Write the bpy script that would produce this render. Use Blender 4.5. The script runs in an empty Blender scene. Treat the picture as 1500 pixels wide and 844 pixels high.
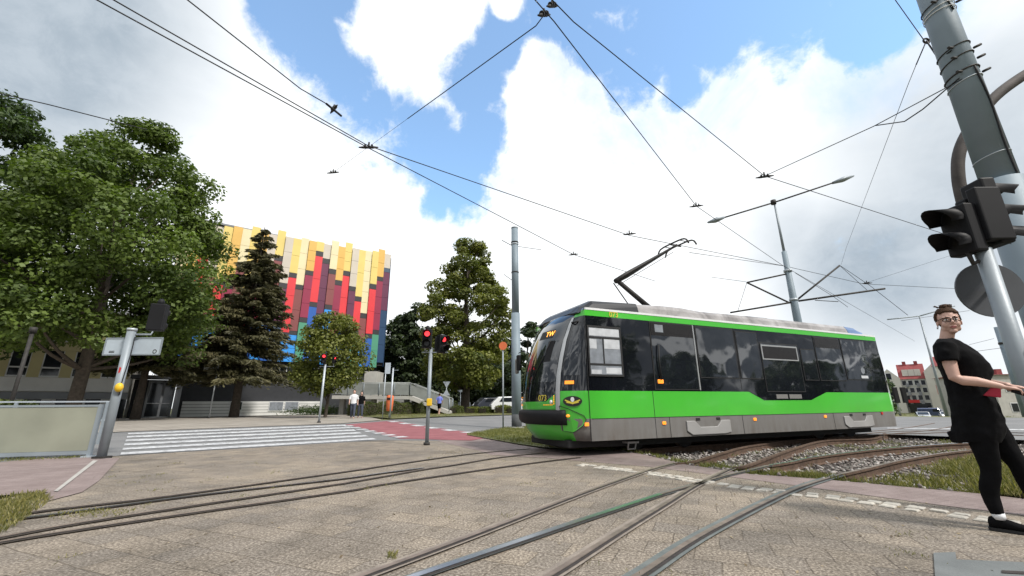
import bpy, bmesh, math, random
import numpy as np
from mathutils import Vector, Matrix
from mathutils.geometry import delaunay_2d_cdt
random.seed(7); rng = np.random.default_rng(11)
R = math.radians
scene = bpy.context.scene
col = scene.collection

# ------------------------------------------------------------ camera, sky, sun
FPX, PITCH, ROLL, CAMH = 610.0, R(15.736), R(0.5), 1.018
cam_d = bpy.data.cameras.new("camera"); cam = bpy.data.objects.new("camera", cam_d); col.objects.link(cam)
cam_d.sensor_width = 36.0; cam_d.lens = 36.0 * FPX / 1500.0
cam_d.clip_start = 0.05; cam_d.clip_end = 4000
cam.matrix_world = Matrix.Translation((0, 0, CAMH)) @ Matrix.Rotation(R(90) + PITCH, 4, 'X') @ Matrix.Rotation(-ROLL, 4, 'Z')
scene.camera = cam

def ray(px, py):
    x = px - 750; y = py - 422; c, s = math.cos(ROLL), math.sin(ROLL)
    x, y = x*c - y*s, x*s + y*c; v = -y
    return Vector((x, FPX*math.cos(PITCH) - v*math.sin(PITCH), FPX*math.sin(PITCH) + v*math.cos(PITCH)))
def sstep(a, b, x):
    t = min(1, max(0, (x-a)/(b-a))); return t*t*(3-2*t)
def g(x, y):
    n = -.61*x + .79*y
    z = .32*sstep(14, 30, n)
    d = math.hypot(x, y)
    z -= 2.6*sstep(38, 130, d)*sstep(5, 45, x)
    return z
def P(px, py, off=0):                       # where the ground seen at that spot lies
    r = ray(px, py); z = 0
    for _ in range(12):
        t = (z - CAMH)/r.z; x, y = r.x*t, r.y*t; z = .5*z + .5*g(x, y)
    return Vector((x, y, g(x, y)+off))
def AT(px, py, Y):
    r = ray(px, py); t = Y/r.y; return Vector((r.x*t, Y, CAMH + r.z*t))
def ATZ(px, py, z):
    r = ray(px, py); t = (z-CAMH)/r.z; return Vector((r.x*t, r.y*t, z))

SUN_EL, SUN_AZ = R(48), R(128)              # azimuth clockwise from +Y
sun_d = bpy.data.lights.new("sun", 'SUN'); sun = bpy.data.objects.new("sun", sun_d); col.objects.link(sun)
sun_d.energy = 2.1; sun_d.angle = R(7); sun_d.color = (1, .95, .88)
sdir = Vector((math.sin(SUN_AZ)*math.cos(SUN_EL), math.cos(SUN_AZ)*math.cos(SUN_EL), math.sin(SUN_EL)))
sun.rotation_euler = sdir.to_track_quat('Z', 'Y').to_euler()
scene.view_settings.view_transform = 'Standard'; scene.view_settings.look = 'None'
scene.view_settings.exposure = 1.0; scene.view_settings.gamma = 1.0

world = bpy.data.worlds.new("World"); scene.world = world; world.use_nodes = True
wt = world.node_tree; wt.nodes.clear(); WN = wt.nodes.new; WL = wt.links.new
def sock(s, v):
    if isinstance(v, (int, float)): s.default_value = v
    elif isinstance(v, tuple): s.default_value = v
    else: WL(v, s)
def wm(op, a, b=0.0, c=None, clamp=False):
    n = WN('ShaderNodeMath'); n.operation = op; n.use_clamp = clamp
    sock(n.inputs[0], a); sock(n.inputs[1], b)
    if c is not None: sock(n.inputs[2], c)
    return n.outputs[0]
def wrange(v, a, b, c=0.0, d=1.0, smooth=True):
    n = WN('ShaderNodeMapRange'); n.interpolation_type = 'SMOOTHSTEP' if smooth else 'LINEAR'
    sock(n.inputs[0], v)
    for i, q in enumerate((a, b, c, d)): n.inputs[i+1].default_value = q
    return n.outputs[0]
tc = WN('ShaderNodeTexCoord').outputs['Generated']
def wlobe(px, py, rad, soft=1.0):           # a round patch of sky about a direction
    d = ray(px, py).normalized()
    n = WN('ShaderNodeVectorMath'); n.operation = 'DOT_PRODUCT'
    WL(tc, n.inputs[0]); n.inputs[1].default_value = d
    ang = wm('ARCCOSINE', wm('MINIMUM', n.outputs['Value'], 1.0))
    return wrange(ang, R(rad*(1+soft)), R(rad*(1-soft)))
def wmax(lst):
    v = lst[0]
    for q in lst[1:]: v = wm('MAXIMUM', v, q)
    return v
def wnoise(scale, detail=8, rough=.55, lac=2.0, dist=0.0, off=(0, 0, 0), zs=1.0):
    m = WN('ShaderNodeMapping'); m.inputs['Location'].default_value = off; m.inputs['Scale'].default_value = (1, 1, zs)
    WL(tc, m.inputs['Vector'])
    n = WN('ShaderNodeTexNoise'); n.inputs['Scale'].default_value = scale; n.inputs['Detail'].default_value = detail
    n.inputs['Roughness'].default_value = rough; n.inputs['Lacunarity'].default_value = lac; n.inputs['Distortion'].default_value = dist
    WL(m.outputs[0], n.inputs['Vector']); return n.outputs['Fac']
blue = wmax([wlobe(430, 20, 4.5), wlobe(485, 60, 5.0), wlobe(520, 110, 5.5), wlobe(570, 145, 5.5), wlobe(620, 190, 5.8), wlobe(655, 235, 5.6),
             wlobe(672, 285, 4.2), wlobe(640, 300, 2.6), wlobe(690, 110, 6), wlobe(735, 60, 5.0), wlobe(700, 190, 3.6), wlobe(830, 30, 5.5),
             wlobe(880, 70, 5.5), wlobe(925, 110, 4.6), wlobe(960, 40, 6.5), wlobe(1060, 30, 6.5), wlobe(1160, 10, 6.5), wlobe(1270, 20, 5.0), wlobe(1000, 130, 3.5),
             wlobe(600, -60, 7), wlobe(900, -80, 10), wlobe(1150, -100, 10), wlobe(500, 5, 4.5), wlobe(480, -50, 6)])
cl = wmax([wlobe(600, 25, 5.4), wlobe(575, 75, 1.8), wlobe(650, 10, 3.0), wlobe(742, 8, 1.2), wlobe(790, 95, 2.0), wlobe(785, 140, 2.5), wlobe(830, 170, 3.0)])
n1 = wnoise(5.0, 10, .6, 2.1, .25); n2 = wnoise(16.0, 8, .62, 2.2, .3, (3, 1, 2))
v = wm('SUBTRACT', blue, cl)
v = wm('ADD', v, wm('MULTIPLY', wm('SUBTRACT', n1, .5), 1.5))
v = wm('ADD', v, wm('MULTIPLY', wm('SUBTRACT', n2, .5), .75))
wisp = wmax([wm('MULTIPLY', wlobe(1000, 70, 13, .8), .9), wm('MULTIPLY', wlobe(1200, 40, 10, .9), .8), wm('MULTIPLY', wlobe(860, 90, 7, .8), .9), wm('MULTIPLY', wlobe(660, 320, 6, .9), .7), wm('MULTIPLY', wlobe(700, 260, 5, .9), .6)])
wisp = wm('MULTIPLY', wrange(wm('ADD', wisp, wm('MULTIPLY', wm('SUBTRACT', n1, .5), 1.6)), .25, 1.1), .62)
bluef = wm('MAXIMUM', wm('MULTIPLY', wrange(v, .33, .72), .93), wisp)
# clouds elsewhere in the sky (seen only in reflections) break up too
grey = wmax([wm('MULTIPLY', wlobe(-40, -10, 13, .95), 1.5), wm('MULTIPLY', wlobe(60, 100, 8, .95), .25), wm('MULTIPLY', wlobe(1280, 400, 8, .9), 1.15), wm('MULTIPLY', wlobe(1370, 360, 8, .9), 1.0), wm('MULTIPLY', wlobe(1170, 360, 6, .9), .7),
             wm('MULTIPLY', wlobe(1460, 240, 12, .9), .9), wm('MULTIPLY', wlobe(1340, 250, 7, .9), .2), wm('MULTIPLY', wlobe(1390, 470, 7, .9), .5)])
n3 = wnoise(3.2, 7, .55, 2.0, .3, (7, 2, 5), 2.2)
greyf = wm('ADD', grey, wm('MULTIPLY', wm('SUBTRACT', n3, .68), .6), clamp=True)
back = WN('ShaderNodeSeparateXYZ'); WL(tc, back.inputs[0])
behind = wrange(back.outputs['Y'], .35, .05)
behind = wm('MULTIPLY', behind, wrange(back.outputs['Z'], .62, .35))
greyb = wrange(wnoise(9.0, 7, .55, 2.0, .5, (7, 2, 5), 2.2), .58, .48)
greyf = wm('ADD', wm('MULTIPLY', greyf, wm('SUBTRACT', 1.0, behind)), wm('MULTIPLY', greyb, behind), clamp=True)
def wmix(f, a, b):
    n = WN('ShaderNodeMix'); n.data_type = 'RGBA'; sock(n.inputs[0], f); sock(n.inputs[6], a); sock(n.inputs[7], b); return n.outputs[2]
cloudc = wmix(greyf, (.60, .615, .625, 1), wmix(behind, (.22, .26, .30, 1), (.085, .10, .12, 1)))
thin = wrange(n2, .3, .7, .0, .22)
cloudc = wmix(wm('MULTIPLY', thin, greyf), cloudc, (.5, .53, .56, 1))
sky = WN('ShaderNodeTexSky'); sky.sky_type = 'NISHITA'; sky.sun_disc = False; sky.sun_elevation = SUN_EL; sky.sun_rotation = SUN_AZ
sky.air_density = 1.0; sky.dust_density = .6; sky.ozone_density = 1.4
bgs = WN('ShaderNodeBackground'); skt = WN('ShaderNodeMix'); skt.data_type = 'RGBA'; skt.blend_type = 'MULTIPLY'; skt.inputs[0].default_value = 1; WL(sky.outputs[0], skt.inputs[6]); skt.inputs[7].default_value = (.92, 1.12, 1.14, 1); WL(skt.outputs[2], bgs.inputs[0]); bgs.inputs[1].default_value = .15
bgc = WN('ShaderNodeBackground'); WL(cloudc, bgc.inputs[0]); bgc.inputs[1].default_value = 1.0
mx = WN('ShaderNodeMixShader'); WL(bluef, mx.inputs[0]); WL(bgc.outputs[0], mx.inputs[1]); WL(bgs.outputs[0], mx.inputs[2])
wo = WN('ShaderNodeOutputWorld'); WL(mx.outputs[0], wo.inputs[0])

# ------------------------------------------------------------ materials
MATS = {}
def mat(name, c, rough=.7, metal=0.0, var=.12, vscale=3.0, bump=0.0, bscale=40.0, spec=.5, coat=0.0, emit=None, es=0.0):
    if name in MATS: return MATS[name]
    m = bpy.data.materials.new(name); m.use_nodes = True; nt = m.node_tree; b = nt.nodes['Principled BSDF']
    b.inputs['Roughness'].default_value = rough; b.inputs['Metallic'].default_value = metal
    b.inputs['Specular IOR Level'].default_value = spec; b.inputs['Coat Weight'].default_value = coat; b.inputs['Coat Roughness'].default_value = .05
    t = nt.nodes.new('ShaderNodeTexCoord'); n = nt.nodes.new('ShaderNodeTexNoise'); n.inputs['Scale'].default_value = vscale; n.inputs['Detail'].default_value = 6
    nt.links.new(t.outputs['Object'], n.inputs['Vector'])
    r = nt.nodes.new('ShaderNodeValToRGB'); r.color_ramp.elements[0].position = .3; r.color_ramp.elements[1].position = .7
    r.color_ramp.elements[0].color = (*[q*(1-var) for q in c], 1); r.color_ramp.elements[1].color = (*[min(1, q*(1+var)) for q in c], 1)
    nt.links.new(n.outputs['Fac'], r.inputs[0]); nt.links.new(r.outputs[0], b.inputs['Base Color'])
    if bump:
        n2 = nt.nodes.new('ShaderNodeTexNoise'); n2.inputs['Scale'].default_value = bscale; n2.inputs['Detail'].default_value = 4
        nt.links.new(t.outputs['Object'], n2.inputs['Vector'])
        bp = nt.nodes.new('ShaderNodeBump'); bp.inputs['Strength'].default_value = bump; bp.inputs['Distance'].default_value = .02
        nt.links.new(n2.outputs['Fac'], bp.inputs['Height']); nt.links.new(bp.outputs[0], b.inputs['Normal'])
    if emit: b.inputs['Emission Color'].default_value = (*emit, 1); b.inputs['Emission Strength'].default_value = es
    MATS[name] = m; return m
class NT:
    def __init__(s, name, rough=.85):
        s.m = bpy.data.materials.new(name); s.m.use_nodes = True; s.t = s.m.node_tree; s.b = s.t.nodes['Principled BSDF']; s.b.inputs['Roughness'].default_value = rough
        s.co = s.t.nodes.new('ShaderNodeTexCoord').outputs['Object']; MATS[name] = s.m
    def set(s, i, v):
        if isinstance(v, (int, float, tuple)): i.default_value = v
        else: s.t.links.new(v, i)
    def noise(s, sc, det=5, rough=.55, dist=0, co=None):
        n = s.t.nodes.new('ShaderNodeTexNoise'); n.inputs['Scale'].default_value = sc; n.inputs['Detail'].default_value = det; n.inputs['Roughness'].default_value = rough; n.inputs['Distortion'].default_value = dist
        s.set(n.inputs['Vector'], co or s.co); return n.outputs['Fac']
    def mapping(s, rot=0, scale=(1, 1, 1), co=None):
        n = s.t.nodes.new('ShaderNodeMapping'); n.inputs['Rotation'].default_value = (0, 0, rot); n.inputs['Scale'].default_value = scale; s.set(n.inputs['Vector'], co or s.co); return n.outputs[0]
    def ramp(s, f, stops):
        n = s.t.nodes.new('ShaderNodeValToRGB'); e = n.color_ramp.elements
        while len(e) < len(stops): e.new(.5)
        for q, (p, c) in zip(e, stops): q.position = p; q.color = (*c, 1) if len(c) == 3 else c
        s.set(n.inputs[0], f); return n.outputs[0]
    def mix(s, f, a, b, mode='MIX'):
        n = s.t.nodes.new('ShaderNodeMix'); n.data_type = 'RGBA'; n.blend_type = mode; s.set(n.inputs[0], f); s.set(n.inputs[6], a); s.set(n.inputs[7], b); return n.outputs[2]
    def rng(s, v, a, b, c=0., d=1.):
        n = s.t.nodes.new('ShaderNodeMapRange'); s.set(n.inputs[0], v)
        for i, q in enumerate((a, b, c, d)): n.inputs[i+1].default_value = q
        return n.outputs[0]
    def brick(s, co, w, h, mortar, c1=(1, 1, 1), c2=(.8, .8, .8), cm=(.3, .3, .3), off=.5, smooth=.3):
        n = s.t.nodes.new('ShaderNodeTexBrick'); s.set(n.inputs['Vector'], co); n.offset = off
        n.inputs['Scale'].default_value = 1; n.inputs['Brick Width'].default_value = w; n.inputs['Row Height'].default_value = h
        n.inputs['Mortar Size'].default_value = mortar; n.inputs['Mortar Smooth'].default_value = smooth
        n.inputs['Color1'].default_value = (*c1, 1); n.inputs['Color2'].default_value = (*c2, 1); n.inputs['Mortar'].default_value = (*cm, 1); n.inputs['Bias'].default_value = 0
        return n.outputs['Color'], n.outputs['Fac']
    def bump(s, h, st, dist=.01):
        n = s.t.nodes.new('ShaderNodeBump'); n.inputs['Strength'].default_value = st; n.inputs['Distance'].default_value = dist; s.set(n.inputs['Height'], h); s.t.links.new(n.outputs[0], s.b.inputs['Normal'])
    def color(s, c): s.set(s.b.inputs['Base Color'], c)

def warp(k, co, amt, sc):
    n = k.t.nodes.new('ShaderNodeTexNoise'); n.inputs['Scale'].default_value = sc; n.inputs['Detail'].default_value = 2; k.set(n.inputs['Vector'], co)
    a = k.t.nodes.new('ShaderNodeVectorMath'); a.operation = 'MULTIPLY_ADD'
    k.t.links.new(n.outputs['Color'], a.inputs[0]); a.inputs[1].default_value = (amt, amt, 0); k.set(a.inputs[2], co); return a.outputs[0]
# paving of big worn concrete slabs with exposed aggregate
k = NT('slab_concrete', .9)
co = warp(k, k.mapping(R(24)), .05, 2.0)
bc, bf = k.brick(co, .34, .29, .007, (1.08, 1.05, 1.0), (.84, .84, .85), (.60, .57, .53), .5, .5)
agg = k.ramp(k.noise(52, 3, .75), [(.36, (.098, .081, .066)), (.5, (.212, .182, .149)), (.62, (.40, .358, .305))])
stain = k.ramp(k.noise(.45, 7, .65, .5), [(.33, (.58, .575, .57)), (.5, (.95, .94, .93)), (.64, (1.12, 1.10, 1.06))])
c = k.mix(1.0, agg, bc, 'MULTIPLY'); c = k.mix(1.0, c, stain, 'MULTIPLY')
st2 = k.ramp(k.noise(2.7, 5, .65), [(.36, (.78, .77, .75)), (.55, (1, 1, 1))]); c = k.mix(.8, c, st2, 'MULTIPLY')
crack = k.rng(k.noise(3.3, 3, .5, 1.5), .30, .36, .62, 1.0)
c = k.mix(1.0, c, k.mix(crack, (.55, .53, .5, 1), (1, 1, 1, 1)), 'MULTIPLY')
k.color(c); h = k.mix(.5, bf, k.noise(75, 3, .7)); k.bump(k.mix(.55, k.mix(bf, (1, 1, 1, 1), (0, 0, 0, 1)), agg), .55, .012)
k = NT('pink_pavers', .9)
bc, bf = k.brick(k.mapping(R(-22)), .2, .1, .004, (1, 1, 1), (.88, .86, .86), (.7, .66, .66), .5, .4)
c = k.ramp(k.noise(2.2, 6, .6), [(.3, (.185, .142, .132)), (.7, (.265, .212, .200))]); c = k.mix(1, c, bc, 'MULTIPLY')
c = k.mix(.35, c, k.ramp(k.noise(90, 2, .6), [(.35, (.5, .5, .5)), (.65, (1.4, 1.4, 1.4))]), 'MULTIPLY'); k.color(c); k.bump(k.noise(90, 2), .3)
k = NT('red_asphalt', .9); c = k.ramp(k.noise(1.5, 6, .6), [(.3, (.19, .055, .065)), (.7, (.28, .10, .11))]); k.color(k.mix(.4, c, k.ramp(k.noise(60, 2), [(.35, (.6, .6, .6)), (.65, (1.3, 1.3, 1.3))]), 'MULTIPLY'))
k = NT('asphalt', .88); c = k.ramp(k.noise(.5, 7, .6), [(.3, (.135, .137, .14)), (.7, (.19, .19, .19))]); k.color(k.mix(.5, c, k.ramp(k.noise(60, 2), [(.35, (.6, .6, .6)), (.65, (1.3, 1.3, 1.3))]), 'MULTIPLY')); k.bump(k.noise(80, 2), .3)
k = NT('road_paint', .8); k.color(k.mix(k.rng(k.noise(7, 8, .75), .38, .54), (.20, .20, .20, 1), k.ramp(k.noise(2, 4), [(.3, (.42, .43, .45)), (.7, (.58, .59, .60))])))
k = NT('pavement_far', .9)
bc, bf = k.brick(k.mapping(R(38)), .5, .5, .02, (1, 1, 1), (.9, .9, .9), (.7, .7, .7), 0, .3)
c = k.ramp(k.noise(.8, 6), [(.3, (.24, .215, .185)), (.7, (.33, .30, .26))]); k.color(k.mix(1, c, bc, 'MULTIPLY'))
k = NT('dirt', .95); c = k.ramp(k.noise(3, 8, .65), [(.3, (.075, .06, .042)), (.5, (.16, .135, .095)), (.7, (.24, .20, .15))]); k.color(c); k.bump(k.noise(30, 4), .6, .03)
k = NT('grass_ground', .95); c = k.ramp(k.noise(.6, 8, .65), [(.3, (.06, .075, .025)), (.5, (.11, .115, .04)), (.68, (.20, .17, .08))]); k.color(c); k.bump(k.noise(20, 4), .6, .03)
k = NT('ballast_bed', .95); c = k.ramp(k.noise(28, 4, .7), [(.35, (.04, .035, .03)), (.65, (.16, .14, .125))]); k.color(c); k.bump(k.noise(25, 4, .7), 1, .05)
k = NT('dirt_filler', .9); c = k.ramp(k.noise(4, 6, .7), [(.3, (.16, .135, .115)), (.7, (.28, .24, .20))]); k.color(k.mix(.4, c, k.ramp(k.noise(90, 2), [(.35, (.6, .6, .6)), (.65, (1.3, 1.3, 1.3))]), 'MULTIPLY'))
k = NT('steel_filler', .55); c = k.ramp(k.noise(4, 6, .7), [(.3, (.085, .098, .096)), (.7, (.155, .165, .158))]); k.color(c)
mat('rail_polished', (.66, .68, .72), .28, 1.0, .08)
mat('rail_worn', (.28, .22, .18), .5, .7, .25, 8)
mat('rail_rust', (.10, .062, .042), .85, .1, .35, 9, .3)
mat('groove_dark', (.03, .024, .022), .9, 0, .3, 20)
mat('galv', (.25, .285, .315), .5, .15, .10, 2.5, .05, 30)
mat('galv_light', (.42, .46, .50), .5, .3, .08, 4)
mat('pole_blue', (.185, .235, .275), .6, .05, .12, 1.5, .08, 12)
mat('pole_base', (.07, .075, .08), .8, 0, .2)
mat('black_plastic', (.008, .008, .010), .6, 0, .2, spec=.25)
mat('black_rubber', (.010, .010, .011), .7, 0, .2)
mat('wire', (.012, .012, .014), .6, .3, .2)
mat('iron', (.035, .032, .03), .7, .3, .3, 12)
mat('rust_arm', (.065, .056, .053), .8, .1, .3, 5, .2)
def dirty(name, c, rough, coat, zt, dust=(.12, .105, .085), amt=.55):
    k = NT(name, rough); sx = k.t.nodes.new('ShaderNodeSeparateXYZ'); k.set(sx.inputs[0], k.co); k.b.inputs['Coat Weight'].default_value = coat; k.b.inputs['Coat Roughness'].default_value = .06
    st = k.noise(1.0, 7, .7, 0, k.mapping(0, (5, 5, .9))); f = k.rng(sx.outputs['Z'], zt, .25); m_ = k.t.nodes.new('ShaderNodeMath'); m_.operation = 'MULTIPLY'; k.set(m_.inputs[0], f); k.set(m_.inputs[1], k.rng(st, .35, .68, 0, amt)); m_.use_clamp = True
    base = k.ramp(k.noise(.8, 5), [(.3, tuple(q*.93 for q in c)), (.7, tuple(q*1.06 for q in c))]); k.color(k.mix(m_.outputs[0], base, (*dust, 1))); k.bump(k.noise(1.6, 2), .12, .02)
dirty('tram_green', (.060, .46, .035), .28, .6, 1.15, amt=.25)
dirty('tram_grey', (.17, .165, .16), .5, .1, .95, (.10, .085, .07), .8)
mat('tram_grey_light', (.30, .295, .29), .5, 0, .08, 2)
def gloss(name, c, coat, wav):
    k = NT(name, .05); k.color(k.ramp(k.noise(2, 4), [(.3, tuple(q*.8 for q in c)), (.7, tuple(q*1.2 for q in c))])); k.b.inputs['Coat Weight'].default_value = coat; k.b.inputs['Coat Roughness'].default_value = .02; k.b.inputs['Coat IOR'].default_value = 1.7
    n = k.t.nodes.new('ShaderNodeBump'); n.inputs['Strength'].default_value = wav; n.inputs['Distance'].default_value = .05; k.set(n.inputs['Height'], k.noise(1.7, 1, .4)); k.t.links.new(n.outputs[0], k.b.inputs['Normal']); k.t.links.new(n.outputs[0], k.b.inputs['Coat Normal'])
gloss('tram_black', (.006, .007, .010), .35, .10)
gloss('tram_glass', (.010, .012, .016), .9, .22)
mat('tram_glass_open', (.012, .010, .010), .25, 0, .2)
mat('tram_dark', (.012, .012, .013), .7, 0, .25, 6)
mat('roof_black', (.020, .022, .026), .35, 0, .15, 2, spec=.35)
mat('tram_silver', (.42, .43, .44), .35, .5, .05)
mat('tram_white', (.70, .71, .72), .4, 0, .05)
mat('tram_blue', (.10, .17, .33), .5, 0, .15)
k = NT('tram_roof', .42); c = k.ramp(k.noise(1.4, 7, .65, .5), [(.32, (.14, .13, .13)), (.5, (.29, .275, .275)), (.68, (.44, .43, .44))]); k.color(c); k.b.inputs['Coat Weight'].default_value = .25
mat('yellow_dec', (.62, .50, .06), .5, 0, .05)
mat('amber', (.80, .22, .02), .3, 0, .05, emit=(1, .30, .03), es=.55)
mat('amber_led', (.9, .35, .03), .4, 0, .05, emit=(1, .42, .06), es=1.2)
mat('red_lamp', (.8, .03, .03), .3, 0, .05, emit=(1, .04, .05), es=1.2)
mat('dim_lamp', (.02, .02, .02), .2, 0, .2)
mat('blind', (.48, .50, .53), .6, 0, .15, 6)
mat('blind_grey', (.20, .22, .25), .5, 0, .25, 5)
mat('sign_back', (.44, .50, .56), .5, .15, .07, 4)
mat('sign_back_dark', (.07, .075, .085), .55, .1, .1, 4)
mat('yellow_box', (.72, .45, .02), .5, 0, .06)
mat('orange_plastic', (.72, .17, .06), .5, 0, .08)
mat('board_cream', (.25, .258, .205), .75, 0, .12, 1.2, .05, 8)
mat('white_paint', (.70, .70, .69), .6, 0, .06)
mat('red_paint', (.50, .02, .02), .5, 0, .06)
mat('skin', (.50, .315, .255), .55, 0, .06, 8)
mat('hair', (.050, .026, .014), .8, 0, .45, 70, .4, 120, spec=.2)
mat('black_cloth', (.0050, .0050, .0058), .95, 0, .3, 9, .25, 16, spec=.12)
mat('white_cloth', (.65, .66, .68), .85, 0, .08)
mat('blue_cloth', (.16, .20, .62), .8, 0, .08)
mat('red_cloth', (.33, .012, .035), .7, 0, .1)
mat('denim', (.05, .06, .09), .85, 0, .15)
mat('lips', (.36, .12, .11), .5); mat('eye_white', (.7, .68, .66), .3); mat('eye_dark', (.02, .015, .012), .2)
mat('bark', (.075, .060, .047), .9, 0, .3, 7, .8, 14)
mat('concrete_light', (.42, .41, .38), .8, 0, .1, 1.5, .1, 20)
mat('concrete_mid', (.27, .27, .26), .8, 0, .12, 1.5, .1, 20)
mat('concrete_lid', (.13, .14, .14), .85, 0, .14, 4, .2, 60)
mat('kerb_stone', (.36, .345, .32), .85, 0, .14, 3, .2, 40)
mat('sett', (.40, .375, .33), .9, 0, .22, 3.5, .6, 30)
mat('stone', (.30, .27, .245), .9, 0, .35, 9, .3, 40)
mat('wall_plaster', (.62, .60, .55), .85, 0, .06, .4)
mat('wall_stain', (.50, .50, .46), .85, 0, .1, .4)
mat('roof_tile', (.22, .045, .045), .8, 0, .2, 1.2, .4, 6)
mat('dark_wall', (.028, .030, .035), .8, 0, .15)
mat('dark_glass', (.015, .018, .022), .08, 0, .2)
mat('window_frame', (.60, .61, .62), .5, 0, .05)
mat('plinth_white', (.62, .62, .61), .75, 0, .10, .8)
mat('yellow_wall', (.46, .41, .22), .8, 0, .08, .6)
mat('grey_wall', (.22, .23, .25), .8, 0, .10, .6)
mat('railing_grey', (.30, .32, .31), .6, .1, .1, 2)
mat('mesh_panel', (.22, .235, .225), .8, 0, .12, 2)
mat('car_silver', (.50, .52, .54), .3, .3, .03, coat=.6)
mat('car_white', (.72, .73, .74), .3, 0, .03, coat=.6)
mat('car_dark', (.03, .035, .05), .3, 0, .05, coat=.6)
mat('car_blue', (.06, .08, .16), .3, 0, .05, coat=.6)
mat('headlight', (.8, .8, .85), .2, 0, .02, emit=(1, .97, .95), es=1.2)
mat('umbrella_red', (.45, .03, .04), .7); 

def leafmat(name, dark, light, trans=.3):
    k = NT(name, .55)
    a = k.t.nodes.new('ShaderNodeAttribute'); a.attribute_name = 'tint'
    mid = tuple((dark[i]+light[i])/2 for i in range(3))
    c = k.ramp(a.outputs['Fac'], [(0, dark), (.5, mid), (1, light)]); k.color(c)
    k.b.inputs['Specular IOR Level'].default_value = .35
    tr = k.t.nodes.new('ShaderNodeBsdfTranslucent'); k.t.links.new(k.mix(1, c, (1.3, 1.5, .6, 1), 'MULTIPLY'), tr.inputs[0])
    mxn = k.t.nodes.new('ShaderNodeMixShader'); mxn.inputs[0].default_value = trans
    out = k.t.nodes['Material Output']; k.t.links.new(k.b.outputs[0], mxn.inputs[1]); k.t.links.new(tr.outputs[0], mxn.inputs[2]); k.t.links.new(mxn.outputs[0], out.inputs[0])
leafmat('leaf_maple', (.042, .070, .015), (.145, .20, .042))
leafmat('leaf_dark', (.026, .047, .016), (.075, .115, .034))
leafmat('leaf_olive', (.060, .080, .014), (.19, .20, .042))
leafmat('leaf_bright', (.060, .085, .012), (.19, .20, .035))
leafmat('leaf_spruce', (.046, .048, .024), (.15, .135, .068), .15)
leafmat('leaf_far', (.022, .036, .015), (.055, .078, .030), .2)
leafmat('leaf_hedge', (.032, .048, .010), (.10, .12, .026), .15)
leafmat('litter_leaf', (.08, .055, .03), (.34, .27, .17), .1)
leafmat('grass_blade', (.07, .085, .02), (.24, .23, .075), .3)
leafmat('grass_green', (.075, .085, .024), (.27, .235, .09), .3)

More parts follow.
